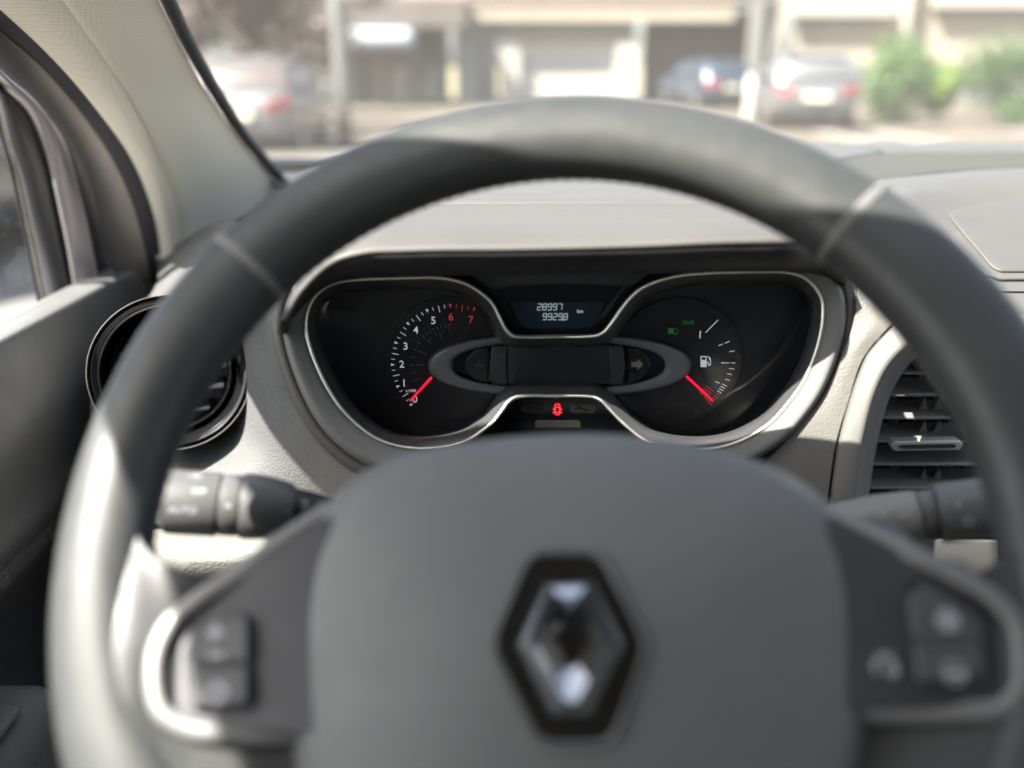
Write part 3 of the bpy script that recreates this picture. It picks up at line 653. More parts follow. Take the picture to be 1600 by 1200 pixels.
c1, c2, c3 = [cr(edge(q, lambda a, b, y_: V(a, b, y_ + LEAN(b))), 60) for q in (vo, vb, vi)]
o = gridmesh('vent_frame', [between(c1, c2, k / 5, .0008) for k in range(6)] + [between(c2, c3, k / 4, 0) for k in range(1, 5)], M('vent_frame_plastic', (.115, .110, .102), .55, grain=2200, gb=.12, var=.05, kind='noise'), dash)
if sum((p.normal for p in o.data.polygons), Vector()).y > 0: o.data.flip_normals()
thick(o, .003, 0)
Gp = [[], [], [], [], [], []]
for k, p_ in enumerate([0, .05, .12, .2, .35, .6, 1.0]):
    pa = cr([Vector((a, b + 1.5, 0)) for a, b in fr_], 41)[int(p_ * 40)]
    x0 = 1346 + p_ * 950
    Gp[0].append(H(pa.x, pa.y, ZT - .001)); 
    Gp[1].append(V(max(pa.x, 1350 + p_ * 950) - 6, pa.y + 14, .70 - .02 * (1 - min(1, p_ * 4))))
    Gp[2].append(V(1352 + p_ * 950, 345, .640 - .03 * (1 - min(1, p_ * 6)))); Gp[3].append(V(1368 + p_ * 950, 390, .606)); Gp[4].append(V(1400 + p_ * 920, 432, .578)); Gp[5].append(V(1420 + p_ * 900, 455, .566))
patch('right_top_panel', Gp, dash_s, dash, 60, 40, fn=None)
patch('centre_fascia', [[(1425, 458, .566), (1560, 458, .566), (1800, 458, .566), (2300, 458, .566)], [(1440, 475, .557), (1560, 478, .557), (1800, 480, .557), (2300, 480, .557)], [(1520, 505, .552), (1580, 515, .552), (1800, 520, .552), (2300, 520, .552)], [(1560, 560, .55), (1600, 570, .55), (1800, 580, .55), (2300, 580, .55)]], dash_s, dash, 40, 16)
patch('centre_fascia', [[(1562, 562, .56), (1700, 566, .56), (2300, 584, .56)], [(1600, 760, .55), (1750, 760, .55), (2300, 780, .55)], [(1560, 1000, .53), (1750, 1000, .53), (2300, 1000, .53)], [(1540, 1300, .53), (1750, 1300, .53), (2300, 1300, .53)]], fascia, dash, 30, 20)
patch('centre_fascia', [[(1296, 838, .512), (1400, 842, .515), (1562, 846, .52)], [(1296, 1000, .51), (1400, 1000, .512), (1562, 1000, .515)], [(1296, 1300, .51), (1400, 1300, .512), (1562, 1300, .515)]], dash_s, dash, 20, 16)
# storage lid
def lidY(y): return .70 + (.578 - .70) * (y - 300) / 132 - (.0 if y > 0 else 0)
def surfY(y):
    K = [(276, .72), (300, .685), (345, .637), (390, .604), (432, .576), (455, .564)]
    for (a, b), (c_, d) in zip(K, K[1:]):
        if y <= c_: return b + (d - b) * (y - a) / (c_ - a)
    return K[-1][1]
def lid(name, lx, dz, mat, x1=2250):
    rr = []
    for y, x in lx:
        L0 = V(x, y, surfY(y)); L1 = V(x1, y, surfY(y)); rr.append([L0.lerp(L1, (k / 30)) + Vector((0, -dz * .7, dz * .7)) for k in range(31)])
    o = gridmesh(name, rr, mat, dash); fix(o)
    if sum((p.normal for p in o.data.polygons), Vector()).y > 0: o.data.flip_normals()
    thick(o, .004, .0012, 4); return o
lid('lid_recess', [(296, 1450), (299, 1436), (304, 1430), (312, 1432), (340, 1455), (370, 1480), (400, 1507), (418, 1524), (430, 1540), (437, 1562)], .0012, dash_s)
o = lid('storage_lid', [(300, 1486), (302, 1470), (306, 1461), (312, 1460), (320, 1465), (345, 1484), (370, 1504), (400, 1530), (414, 1541), (422, 1550), (427, 1562)], .0032, M('lid_plastic', (.066, .064, .063), .55, grain=2200, gb=.12, var=.06, vs=9, kind='noise'))
o['label'] = 'smooth storage lid on top of the dashboard'

# ------------------------------------------------------------------ air vents
av = thing('air_vent', 'round glossy black air vent half hidden behind the left of the wheel rim', 'air vent', tuple(V(270, 590, .62)))
vc = V(269, 582, .598); vn = (EYE - vc).normalized(); vn = (vn + Vector((-.05, -.1, 0))).normalized()
K = .0540
lathe('outer_ring', [(K * 1.0, -.03), (K * 1.005, .006), (K * 1.0, .011), (K * .99, .0125), (K * .98, .011), (K * .97, -.01)], vc, vn, satin, av, 96)
lathe('gloss_ring', [(K * .97, -.02), (K * .968, .009), (K * .93, .0125), (K * .87, .010), (K * .82, .004), (K * .78, -.006), (K * .77, -.03)], vc, vn, pianob, av, 96)
lathe('inner_ring', [(K * .765, -.02), (K * .76, .001), (K * .735, .004), (K * .71, .001), (K * .70, -.02)], vc, vn, pianob, av, 80)
lathe('duct', [(K * .70, -.0), (K * .66, -.05), (0.0001, -.05)], vc - vn * .004, vn, blackm, av, 48)
ax_ = vn.cross(Vector((0, 0, 1))).normalized(); ay_ = ax_.cross(vn)
if ay_.z < 0: ay_ = -ay_
for k in range(5):
    h_ = (k - 2) * .0145; wdt = math.sqrt(max(0, (K * .68) ** 2 - h_ ** 2))
    q = [vc + ay_ * h_ - ax_ * wdt, vc + ay_ * h_ + ax_ * wdt, vc + ay_ * (h_ + .006) + ax_ * wdt - vn * .02, vc + ay_ * (h_ + .006) - ax_ * wdt - vn * .02]
    prism('slat', q, ay_ * .0022, blackm, av, .0006)
lathe('hub_knob', [(.0001, .008), (.011, .007), (.014, .003), (.014, -.01)], vc, vn, satin, av, 32)
cv = thing('air_vent', 'slatted centre air vent with pale thumb slider right of the instruments', 'air vent', tuple(V(1440, 680, .56)))
prism('duct', [V(1345, 470, .605), V(1680, 470, .605), V(1680, 900, .605), V(1325, 900, .605)], Vector((0, .01, 0)), blackm, cv)
slat_m = M('vent_slat', (.16, .155, .15), .4, var=.04)
def rightx(y): return 1433 + (y - 563) * .62 + 6
def leftx(y):
    K2 = [(1445, 545), (1409, 585), (1390, 622), (1378, 660), (1368, 708), (1359, 768), (1352, 845)]
    for (a, b), (c_, d) in zip(K2, K2[1:]):
        if y <= d: return a + (c_ - a) * (y - b) / (d - b)
    return 1352
for y in (583, 617, 653, 690, 726, 763, 800):
    xl = leftx(y) - 6; xr = rightx(y)
    f0, f1 = V(xl, y - 2, .552), V(xr, y - 2, .552)
    q = [f0, f1, f1 + Vector((.002, .024, .0035)), f0 + Vector((0, .024, .0035))]
    prism('slat', q, Vector((0, 0, -.0024)), slat_m, cv, .0009)
fr0 = [V(rightx(y) + 2, y, .553) for y in (545, 600, 660, 720, 770, 830)]
sweep('edge_bar', cr(fr0, 24), .003, slat_m, cv, seg=10)
for i, (px, ys) in enumerate(((1398, (617, 800)), (1436, (583, 800)), (1458, (600, 800)), (1482, (640, 800)), (1506, (690, 800)))):
    a, b = V(px, ys[0], .582), V(px + 8, ys[1], .572)
    prism('vane', [a, a + Vector((0, .014, 0)), b + Vector((0, .014, 0)), b], Vector((.0014, 0, 0)), slat_m, cv)
    for yy in (640, 676, 750):
        if ys[0] < yy < ys[1] and i in (1, 2):
            c_ = V(px, yy, .562); prism('vane_clip', [c_, c_ + Vector((.003, 0, .009)), c_ + Vector((.006, 0, 0))], Vector((0, .006, 0)), slat_m, cv, .0005)
tbm = M('slider_pale', (.50, .49, .46), .3, .3, var=.03)
q = [V(a, b, .5475) for a, b in ((1391, 697), (1397, 690), (1500, 688), (1507, 695), (1500, 704), (1397, 706))]
tb = prism('thumb_slider', q, Vector((0, .008, 0)), tbm, cv, .0012, 3)
for k in range(12):
    a = V(1402 + k * 8, 697, .5468); 
q2 = [V(a, b, .5470) for a, b in ((1402, 698), (1410, 695), (1490, 693.5), (1495, 697), (1490, 700), (1410, 701.5))]
prism('slider_inlay', q2, Vector((0, .002, 0)), chrome, tb)

# ------------------------------------------------------------------ instrument cluster
YD = .530
cl = thing('instrument_cluster', 'black instrument cluster with red needles, bright curved trim and lit odometer', 'instrument cluster', tuple(V(880, 700, YD)))
def D(px, py, off=0): p_ = V(px, py, YD); r_ = (EYE - p_).normalized(); return Vector((p_.x, p_.y, p_.z)) + Vector((0, -off, 0))
def DL(px, py, off): return V(px, py, YD - off)
back = prism('backing_panel', [V(a, b, YD) for a, b in ((484, 432), (1284, 424), (1290, 500), (1268, 578), (1215, 660), (1140, 706), (900, 712), (640, 706), (560, 672), (502, 595), (480, 510))], Vector((0, .01, 0)), M('cluster_black', (.011, .012, .016), .42, var=.12, vs=40), cl)
# bright trim, one closed curve
tr = [(673, 433), (647, 433.6), (593, 435), (553, 437), (527, 441), (505, 451), (489, 467), (480, 488), (478, 515), (484, 541), (497, 576), (513, 608), (535, 640), (559, 664), (585, 683), (615, 695), (647, 700), (673, 699.5), (706, 695), (735, 685), (753, 673), (772, 657), (785, 640), (796, 626), (805, 620.5), (816, 618.8), (865, 618.3), (915, 618.3), (926, 619.2), (938, 624.5), (951.5, 638), (968, 655), (984.5, 670), (1005, 685), (1040, 697), (1070, 701), (1105, 701), (1139, 695), (1176, 679), (1205, 659), (1231, 630), (1254, 598), (1268, 567), (1280, 529), (1285.5, 492), (1284, 469), (1274, 449), (1254, 432), (1234, 426), (1191, 424), (1147, 424.5), (1104, 426), (1061, 430), (1027, 439), (998, 453), (981, 469), (966, 489), (952, 509), (943, 519), (933, 523.6), (920, 525), (870, 525.8), (815, 526), (803, 525), (791, 516), (780, 496), (767, 472), (748, 455), (727, 443), (700, 435.5)]
trw = cr([Vector((a, b, 0)) for a, b in tr], 320, True)
def trY(q):
    c_ = min(1, abs(q.x - 880) / 160); return .4875 + (1 - c_) ** 1 * .016 + LEAN(q.y)
def troff(q, i, k):
    n_ = len(trw); a = trw[(i - 2) % n_]; b = trw[(i + 2) % n_]; t_ = (b - a).normalized(); return q + Vector((t_.y, -t_.x, 0)) * k
sgn_in = 1
# check inward direction
_q = troff(trw[0], 0, 5)
if _q.y < trw[0].y: sgn_in = -1
path = [V(q.x, q.y, trY(q)) for q in trw]
sweep('bright_trim', path, .0011, champ, cl, seg=12, closed=True, upv=Vector((0, 1, 0)), flat=1.3)
rws = []
for k, dy in ((-3.5, .0015), (-1, .0004), (3, .0012), (5, .004), (10, .0065), (14, .010), (18, .022), (20, .031)):
    rws.append([V(*troff(q, i, k * sgn_in).xy, min(trY(q) + dy, YD - .0005)) for i, q in enumerate(trw)])
o = gridmesh('inner_bezel', rws, bezelg, cl, cu=True); 
# centre panel behind the odometer and lower warning panel (outside the trim curve)
up_pan = [(690, 424), (880, 420), (1060, 420), (1027, 437), (998, 452), (980, 469), (966, 489), (952, 509), (942, 519), (932, 522.5), (803, 524), (791, 514), (780, 494), (768, 470), (749, 453), (728, 441)]
prism('upper_panel', [V(a, b, .515) for a, b in up_pan], Vector((0, .004, 0)), M('gloss_panel', (.010, .012, .018), .22, var=0), cl)
lo_pan = [(716, 700), (752, 678), (773, 660), (787, 643), (798, 629), (808, 622), (865, 620.5), (925, 621.5), (936, 627), (950, 641), (967, 659), (983, 674), (1010, 700), (1000, 730), (730, 730)]
prism('lower_panel', [V(a, b, .515) for a, b in lo_pan], Vector((0, .004, 0)), MATS['gloss_panel'], cl)
band = [(735, 428), (800, 427), (880, 425.5), (960, 426), (1015, 427), (988, 446), (960, 445), (880, 443), (800, 446), (778, 452), (757, 446)]
prism('grey_band', [V(a, b, .5135) for a, b in band], Vector((0, .0014, 0)), M('band_plastic', (.032, .032, .038), .5, var=.05), cl)
# odometer
od = prism('odometer_display', [V(a, b, .5140) for a, b in ((796, 472), (945, 471.5), (931, 506), (925, 511.5), (919, 513), (826, 513.5), (819, 512), (813, 507))], Vector((0, .0009, 0)), lcd, cl)
SEG = {'0': 'abcdef', '1': 'bc', '2': 'abged', '3': 'abgcd', '4': 'fgbc', '5': 'afgcd', '6': 'afgcde', '7': 'abc', '8': 'abcdefg', '9': 'abcdfg'}
def seven(ch, px, py, wd, ht, dot=False):
    """top left corner at px, py of a slanted seven segment figure"""
    sh = .13; w2 = 1.35; vs = []; fs = []
    def q(u, v): return V(px + u + (ht - v) * sh, py + v, .5136)
    def bar_(u0, v0, u1, v1):
        d = Vector((u1 - u0, v1 - v0)).normalized(); n_ = Vector((-d.y, d.x)) * w2 / 2; e = d * w2 * .5; k = len(vs)
        a, b = Vector((u0, v0)), Vector((u1, v1))
        for c_ in (a, a + e + n_, b - e + n_, b, b - e - n_, a + e - n_): vs.append(q(c_.x, c_.y))
        fs.append(tuple(range(k, k + 6)))
    h = ht / 2
    S = {'a': (0, 0, wd, 0), 'b': (wd, 0, wd, h), 'c': (wd, h, wd, ht), 'd': (0, ht, wd, ht), 'e': (0, h, 0, ht), 'f': (0, 0, 0, h), 'g': (0, h, wd, h)}
    for s_ in SEG[ch]: bar_(*S[s_])
    if dot:
        k = len(vs); vs.extend([q(wd + .55, ht - .7), q(wd + 2.35, ht - .7), q(wd + 2.35, ht + 1.5), q(wd + .55, ht + 1.5)]); fs.append((k, k + 1, k + 2, k + 3))
    o = fix(mesh('digit', vs, fs, lcdon, od, smooth=False)); thick(o, .0002, 0, off=0)
for i, ch in enumerate('28997'): seven(ch, 839.5 + i * 8.1, 474.8, 5.6, 9.6)
for i, ch in enumerate('99298'): seven(ch, 847.8 + i * 8.1, 490, 5.6, 9.6, dot=(i == 3))
def flat(px, py, Y):
    o_ = V(px, py, Y); return lambda u, v, w_: Vector((o_.x + u, o_.y - w_, o_.z + v))
text('unit_text', 'km', .0030, flat(906.5, 486.5, .5136), lcdon, od, bold=.00008)
# dials
S_ = V(800, 565, YD); m_px = (V(801, 565, YD).x - V(800, 565, YD).x)
def dial(cx, cy):
    c_ = V(cx, cy, YD); return lambda r, a, off: Vector((c_.x + r * m_px * math.cos(a), YD - off, c_.z + r * m_px * math.sin(a)))
TD = dial(709.2, 568); FD = dial(1055, 565)
def disc(name, fn, r, off, th, mat, par, a0=0, a1=2 * math.pi, n=96):
    pts = [fn(r, a0 + (a1 - a0) * k / n, off) for k in range(n)]
    return prism(name, pts, Vector((0, th, 0)), mat, par, .0006)
dm = M('dial_black', (.013, .014, .018), .35, var=.08, vs=60)
td = disc('dial_face', TD, 109, .0022, .002, dm, cl); td['label'] = 'rev counter face numbered 0 to 7'
fd = disc('dial_face', FD, 104, .0022, .002, dm, cl); fd['label'] = 'fuel gauge face with pump symbol'
def ticks(name, fn, L, mat, par, off=.0026):
    vs = []; fs = []
    for a, r0, r1, wd in L:
        a = R(a); k = len(vs); t_ = Vector((-math.sin(a), 0, math.cos(a))) * wd * m_px / 2
        p0, p1 = fn(r0, a, off), fn(r1, a, off); vs += [p0 - t_, p0 + t_, p1 + t_, p1 - t_]; fs.append((k, k + 1, k + 2, k + 3))
    o = fix(mesh(name, vs, fs, mat, par, smooth=False)); thick(o, .00015, 0, off=0); return o
def tri(name, fn, L, mat, par, off=.0026):
    vs = []; fs = []
    for a, r0, r1, wd in L:
        a = R(a); k = len(vs); t_ = Vector((-math.sin(a), 0, math.cos(a))) * wd * m_px / 2
        vs += [fn(r0, a, off), fn(r1, a, off) + t_, fn(r1, a, off) - t_]; fs.append((k, k + 1, k + 2))
    o = fix(mesh(name, vs, fs, mat, par, smooth=False)); thick(o, .00015, 0, off=0); return o
A7 = lambda n_: 224 - 22.05 * n_
tri('arrow_marks', TD, [(A7(k), 91.5, 97.5, 4.2) for k in range(6)], whitei, td)
tri('red_arrow_marks', TD, [(A7(k), 91.5, 97.5, 4.2) for k in (6, 7)], redi, td)
ticks('tick_marks', TD, [(A7(k + .5), 86.5, 97, 1.0) for k in range(6)] + [(A7(k + q_), 91.5, 97, .9) for k in range(6) for q_ in (.25, .75)], whitei, td)
ticks('red_tick_marks', TD, [(A7(6.5), 86.5, 97, 1.1)] + [(A7(6 + q_), 91.5, 97, .9) for q_ in (.25, .75)], redi, td)
inn = []
for k in range(2, 22):
    a = A7(.6) - (k - 2) * 8.0
inn = [(A7(1.0 + j * .5), 61 if j % 2 else 61, 67, .8) for j in range(2)]
L1 = []; L2 = []
for j in range(0, 13):
    a = 203 - j * 11.4
    if a < 96: break
    L1.append((a, 61, 67, .7))
    if j % 2 == 0 and j > 0: L1.append((a, 46, 58, .6))
    if j > 5: L1.append((a - 5.5, 62, 67, .6)); L1.append((a - 5.5, 53, 58, .5))
for j in range(9): L2.append((97 - j * 3.6, 56, 67, .45)); L2.append((97 - j * 3.6, 44, 54, .4))
ticks('inner_tick_marks', TD, L1, dimi, td); ticks('inner_red_tick_marks', TD, L2, redd, td)
def onD(px, py, off=.0026):
    o_ = V(px, py, YD); return lambda u, v, w_: Vector((o_.x + u, YD - off - w_, o_.z + v))
for s_, px, py, mm in (('1', 632, 597, whitei), ('2', 628.5, 567.5, whitei), ('3', 634.5, 539.5, whitei), ('4', 650.5, 514.5, whitei), ('5', 677.7, 499.5, whitei), ('6', 705, 494, redi), ('7', 736, 498.5, redi), ('0', 649, 622, whitei)):
    text('numeral', s_, .0066, onD(px, py), mm, td, bold=.00004)
text('multiplier_text', 'x1000', .0026, onD(642.5, 608.5), whitei, td)
fuelT = [(0, 70.5, 83, 1.1), (0, 85.5, 92.5, 1.1), (49, 65, 92, 1.2), (23.5, 70, 77, 1.2), (23.5, 80, 87.5, 1.2), (12.5, 84, 91.5, 1.2), (-6.2, 84, 92, 1.2), (-12.3, 83, 90.5, 1.2), (-18.7, 83, 91, 1.2), (-25.6, 71, 78, 1.2), (-25, 82, 91, 1.2), (-28, 82, 90, 1.2), (-31, 82, 90, 1.2), (-34, 82, 90, 1.3)]
ticks('tick_marks', FD, fuelT, whitei, fd)
ticks('red_tick_marks', FD, [(-37, 83, 91, 1), (-40, 83, 90, .9), (-43, 83, 91, .9), (-46, 83, 91, .9), (-49, 72, 94, 1), (-37, 62, 78, 1), (-41, 64, 78, .9), (-44, 62, 79, 1)], redi, fd)
text('numeral', '1', .0066, onD(1092.5, 521.5), whitei, fd, bold=.00005)
# pump symbol
def icon(name, polys, px, py, sc_, mat, par, Y=None, th=.00025):
    vs = []; fs = []
    for poly in polys:
        k = len(vs); vs += [V(px + a * sc_, py + b * sc_, Y if Y else YD - .0027) for a, b in poly]; fs.append(tuple(range(k, k + len(poly))))
    o = fix(mesh(name, vs, fs, mat, par, smooth=False)); thick(o, th, 0, off=0); return o
def line(pts, wd):
    out = []
    for (a, b), (c_, d) in zip(pts, pts[1:]):
        t_ = Vector((c_ - a, d - b)).normalized(); n_ = Vector((-t_.y, t_.x)) * wd / 2
        out.append([(a + n_.x, b + n_.y), (c_ + n_.x, d + n_.y), (c_ - n_.x, d - n_.y), (a - n_.x, b - n_.y)])
    return out
pump = [[(-8, -8.5), (1.5, -8.5), (1.5, -7), (-8, -7)], [(-8, -7), (-6.3, -7), (-6.3, -2.5), (-8, -2.5)], [(0, -7), (1.5, -7), (1.5, -2.5), (0, -2.5)], [(-8, -2.5), (1.5, -2.5), (1.5, 8.5), (-8, 8.5)]] + line([(1.5, 1), (4, 1), (4, 5), (6, 6), (7.6, 5), (7.6, -1), (6, -4), (6.8, -6)], 1.3) + line([(3, -8), (6.5, -6), (7.5, -3)], 1.4)
icon('pump_symbol', pump, 1102.5, 565, 1.0, whitei, fd)
for dx in (0,): icon('low_fuel_symbol', pump, 1091, 641, .7, dim2, fd)
for px, py in ((1015, 625), (1045, 622), (1070, 620), (1032, 645), (1000, 612)):
    icon('unlit_symbol', line([(-5, -4), (5, -4), (5, 4), (-5, 4), (-5, -4)], 1) + line([(-8, 0), (8, 0)], 1), px, py, .7, dim2, fd)
# green lamps
hl = [[(2, -5), (5, -5.3), (8, -4), (9.5, 0), (8, 4), (5, 5.3), (2, 5)]]
beam = [[(-8 + i * 0, -5 + i * 2.6), (0.5, -5 + i * 2.6), (.5, -3.6 + i * 2.6), (-8.5, -3.2 + i * 2.6)] for i in range(4)]
icon('headlight_symbol', line([(1, -5), (5, -5.3), (8, -4), (9.5, 0), (8, 4), (5, 5.3), (1, 5), (1, -5)], .9) + beam, 1051.5, 517.5, .86, telg, fd)
sym = []
for s_ in (-1, 1):
    sym += line([(s_ * 3 + 2.2 * math.cos(t_), 2.2 * math.sin(t_)) for t_ in [i * math.pi / 4 for i in range(9)]], .9)
    for a in (-25, 0, 25): sym += line([(s_ * 6, 6 * math.sin(R(a)) * .8), (s_ * 9.5, 9.5 * math.sin(R(a)) * .9)], .8)
icon('side_light_symbol', sym, 1075.5, 504, .92, telg, fd)
# needles
def ndl(a, b, w0, par):
    a_, b_ = V(*a, YD - .0055), V(*b, YD - .0045); t_ = (b_ - a_).normalized(); n_ = Vector((-t_.z, 0, t_.x)) * w0 / 2
    prism('needle', [a_ + n_, b_ + n_ * .75, b_ - n_ * .75, a_ - n_], Vector((0, .0012, 0)), needle, cl, .0003)
ndl((674.5, 590), (640.5, 627), .0017, td); ndl((1072.5, 588), (1114, 627), .0017, fd)
text('numeral', '0', .0056, onD(1095.5, 610), redi, fd)
# eye shaped centre bezel
def sup(cx, cy, rx, ry, e, n=96):
    out = []
    for k in range(n):
        a = 2 * math.pi * k / n; ca, sa = math.cos(a), math.sin(a)
        out.append((cx + rx * math.copysign(abs(ca) ** (2 / e), ca), cy + ry * math.copysign(abs(sa) ** (2 / e), sa)))
    return out
lev = [(sup(874.5, 571, 205, 49, 2.35), .0025), (sup(874.5, 571, 203, 48, 2.35), .0085), (sup(874, 571, 199, 46, 2.35), .0095), (sup(873.5, 570.5, 180, 41, 2.35), .0092), (sup(873, 570.5, 171, 38.5, 2.35), .0085), (sup(873, 570.5, 168.5, 37, 2.35), .0075), (sup(873, 570.5, 166, 36.5, 2.35), .0030)]
o = gridmesh('eye_bezel', [[V(a, b, YD - h) for a, b in pts] for pts, h in lev], eyeg, cl, cu=True); o.data.set_sharp_from_angle(angle=R(60))
eyeb = prism('eye_panel', [V(a, b, YD - .0035) for a, b in sup(873, 570.5, 169, 37.5, 2.35)], Vector((0, .001, 0)), MATS['gloss_panel'], cl)
dp = prism('message_display', [V(a, b, YD - .0070) for a, b in ((793, 541), (953, 540), (953, 601), (793, 602))], Vector((0, .003, 0)), M('display_off', (.020, .024, .031), .35, var=.05, vs=80), cl, .0008)
for s_, xs in ((-1, (769, 792)), (1, (952, 975))):
    pts = [(xs[0], 541), (xs[1], 541), (xs[1] + (-2 if s_ < 0 else -2), 571), (xs[1], 602), (xs[0], 602), (xs[0] + (-3 if s_ < 0 else 3), 571)]
    if s_ > 0: pts = [(xs[0], 541), (xs[1] - 2, 541), (xs[1] + 2, 571), (xs[1] - 2, 601), (xs[0], 602), (xs[0] + 1, 571)]
    q = prism('display_bracket', [V(a, b, YD - .0085) for a, b in pts], Vector((0, .005, 0)), M('bracket_grey', (.035, .037, .042), .4, var=.05), cl, .0008)
for s_, cx in ((-1, 763), (1, 981)):
    pts = [(cx + s_ * 36 * math.cos(a), 571 + 27 * math.sin(a)) for a in [(-90 + 180 * k / 24) * math.pi / 180 for k in range(25)]]
    pod = prism('indicator_pod', [V(a, b, YD - .0058) for a, b in pts], Vector((0, .002, 0)), M('pod_black', (.016, .017, .020), .3, var=.05), cl, .0008)
    icon('arrow_symbol', [[(-10, -4), (0, -4), (0, -9), (9.5, 0), (0, 9), (0, 4), (-10, 4)] if s_ > 0 else [(10, -4), (0, -4), (0, -9), (-9.5, 0), (0, 9), (0, 4), (10, 4)]], cx + s_ * 15, 569.5 if s_ > 0 else 571, .95 if s_ > 0 else .7, M('arrow_off', (.22, .19, .16), .5, var=0) if s_ > 0 else dim2, pod, YD - .0060)
# warning lamps
def pillshape(x0, x1, y0, y1):
    r = (y1 - y0) / 2; c0 = (x0 + r, (y0 + y1) / 2); c1 = (x1 - r, (y0 + y1) / 2)
    return [(c1[0] + r * math.cos(a), c1[1] + r * math.sin(a)) for a in [(-90 + 18 * k) * math.pi / 180 for k in range(11)]] + [(c0[0] + r * math.cos(a), c0[1] + r * math.sin(a)) for a in [(90 + 18 * k) * math.pi / 180 for k in range(11)]]
YL = .5146
s1 = prism('stop_lamp', [V(a, b, YL) for a, b in pillshape(814, 852, 632.5, 645)], Vector((0, .0003, 0)), M('telltale_off_dark', (.06, .058, .06), .5, var=0), cl)
text('stop_text', 'STOP', .0037, flat(833, 639, YL - .0003), M('print_black', (.012, .012, .013), .5, var=0), s1)
s2 = prism('service_lamp', [V(a, b, YL) for a, b in pillshape(890, 931, 632, 645.5)], Vector((0, .0003, 0)), pill, cl)
icon('spanner_symbol', [[(-8, -4.4), (-4, -4.6), (-3, -2.2), (4.5, .8), (7.5, -.4), (10.5, 1), (10.2, 2.2), (7.5, 1.4), (7, 3), (10, 4.2), (8, 5.2), (4.5, 4.2), (3.5, 2.8), (-4.5, -.2), (-7.5, .6), (-10, -.8), (-6.5, -2)]], 910, 638.5, 1, MATS['print_black'], s2, YL - .0003)
gl_ = prism('door_open_lamp', [V(871 + 6.4 * math.cos(a), 639.3 + 11 * math.sin(a), YL) for a in [2 * math.pi * k / 28 for k in range(28)]], Vector((0, .0003, 0)), glow, cl)
dr = [[(-3.2, -8.2), (3.2, -8.2), (3.2, -7.1), (-3.2, -7.1)], [(-3.2, 7.5), (3.2, 7.5), (3.2, 8.6), (-3.2, 8.6)]]
dr += line([(-3.4, -8), (-3.4, 8.2)], 1.15) + line([(3.4, -8), (3.4, 8.2)], 1.15) + line([(-3.4, -2.5), (0, -3.6), (3.4, -2.5)], 1.1) + line([(-3.4, 4.2), (0, 5.0), (3.4, 4.2)], 1.0)
for s_ in (-1, 1): dr += line([(s_ * 3.5, -2.6), (s_ * 7.2, 1)], 1.15) + line([(s_ * 3.5, 2.6), (s_ * 7.2, 6)], 1.15)
icon('door_open_symbol', dr, 871, 639.5, 1.0, telr, gl_, YL - .0004)
prism('frosted_bar', [V(a, b, YL) for a, b in ((836, 660), (839, 656.5), (904, 656.5), (907, 660), (907, 668), (836, 668))], Vector((0, .0003, 0)), bar, cl)
prism('red_bar', [V(a, b, YL) for a, b in ((865, 624), (877, 624), (877, 625.2), (865, 625.2))], Vector((0, .0003, 0)), redd, cl)
# clear lens just inside the bezel mouth
o = prism('clear_lens', [V(a.x, a.y, .5095) for a in [troff(q, i, 12 * sgn_in) for i, q in enumerate(trw)]][::3], Vector((0, .0008, 0)), lens, cl)

# ------------------------------------------------------------------ steering wheel
sw_ = thing('steering_wheel', 'black leather three spoke steering wheel with diamond badge in front of the instruments', 'steering wheel', tuple(WC))
R0, RA = .1665, .0188
def rim_pt(a, b, grow=0):
    """a: angle round the wheel (0 right, 90 top), b: angle round the section"""
    ad = math.degrees(a) % 360
    g = lambda c_, s_: math.exp(-(((ad - c_ + 180) % 360 - 180) / s_) ** 2)
    ra = RA + .0010 * (g(30, 16) + g(150, 16)) - .0010 * g(90, 35) - .0030 * g(168, 38) + grow
    rb = .0138 + .0012 * (g(25, 20) + g(155, 20)) + grow
    cb, sb = math.cos(b), math.sin(b); e = .86
    u = ra * math.copysign(abs(cb) ** e, cb); h = rb * math.copysign(abs(sb) ** e, sb)
    r = R0 + u
    return WP(r * math.cos(a), r * math.sin(a), h)
rows = [[rim_pt(2 * math.pi * i / 240, 2 * math.pi * j / 40) for j in range(40)] for i in range(240)]
fix(gridmesh('rim', rows, leather_rim, sw_, cu=True, cv=True))
def angW(px, py): u, v = W(px, py); return math.atan2(v, u)
for (px, py) in ((362, 395), (1344, 338)):
    a = angW(px, py)
    rr = []
    for da, g_ in ((-.012, -.0006), (-.008, .0003), (-.003, .0008), (0, -.0006), (.003, .0008), (.008, .0003), (.012, -.0006)):
        rr.append([rim_pt(a + da, 2 * math.pi * j / 48, g_) for j in range(48)])
    fix(gridmesh('seam_band', rr, M('seam_leather_lit', (.17, .165, .16), .5, grain=900, gb=.2, var=.1, vs=60), sw_, cu=True))  # pale tone paints the light caught on the raised seam
# inner stitched line along the rim
for bb in (math.radians(218),):
    vsS = []; 
    parts = []
    for i in range(170):
        a = 2 * math.pi * (i + .2) / 170; p0, p1 = rim_pt(a, bb, .0003), rim_pt(a + .02, bb, .0003)
        parts.append(sweep('', [p0, p0.lerp(p1, .5), p1], 0.00025, None, ret=True, seg=5))
    st = join('stitching', parts, M('thread', (.10, .10, .10), .8, var=0), sw_); st['kind'] = 'stuff'
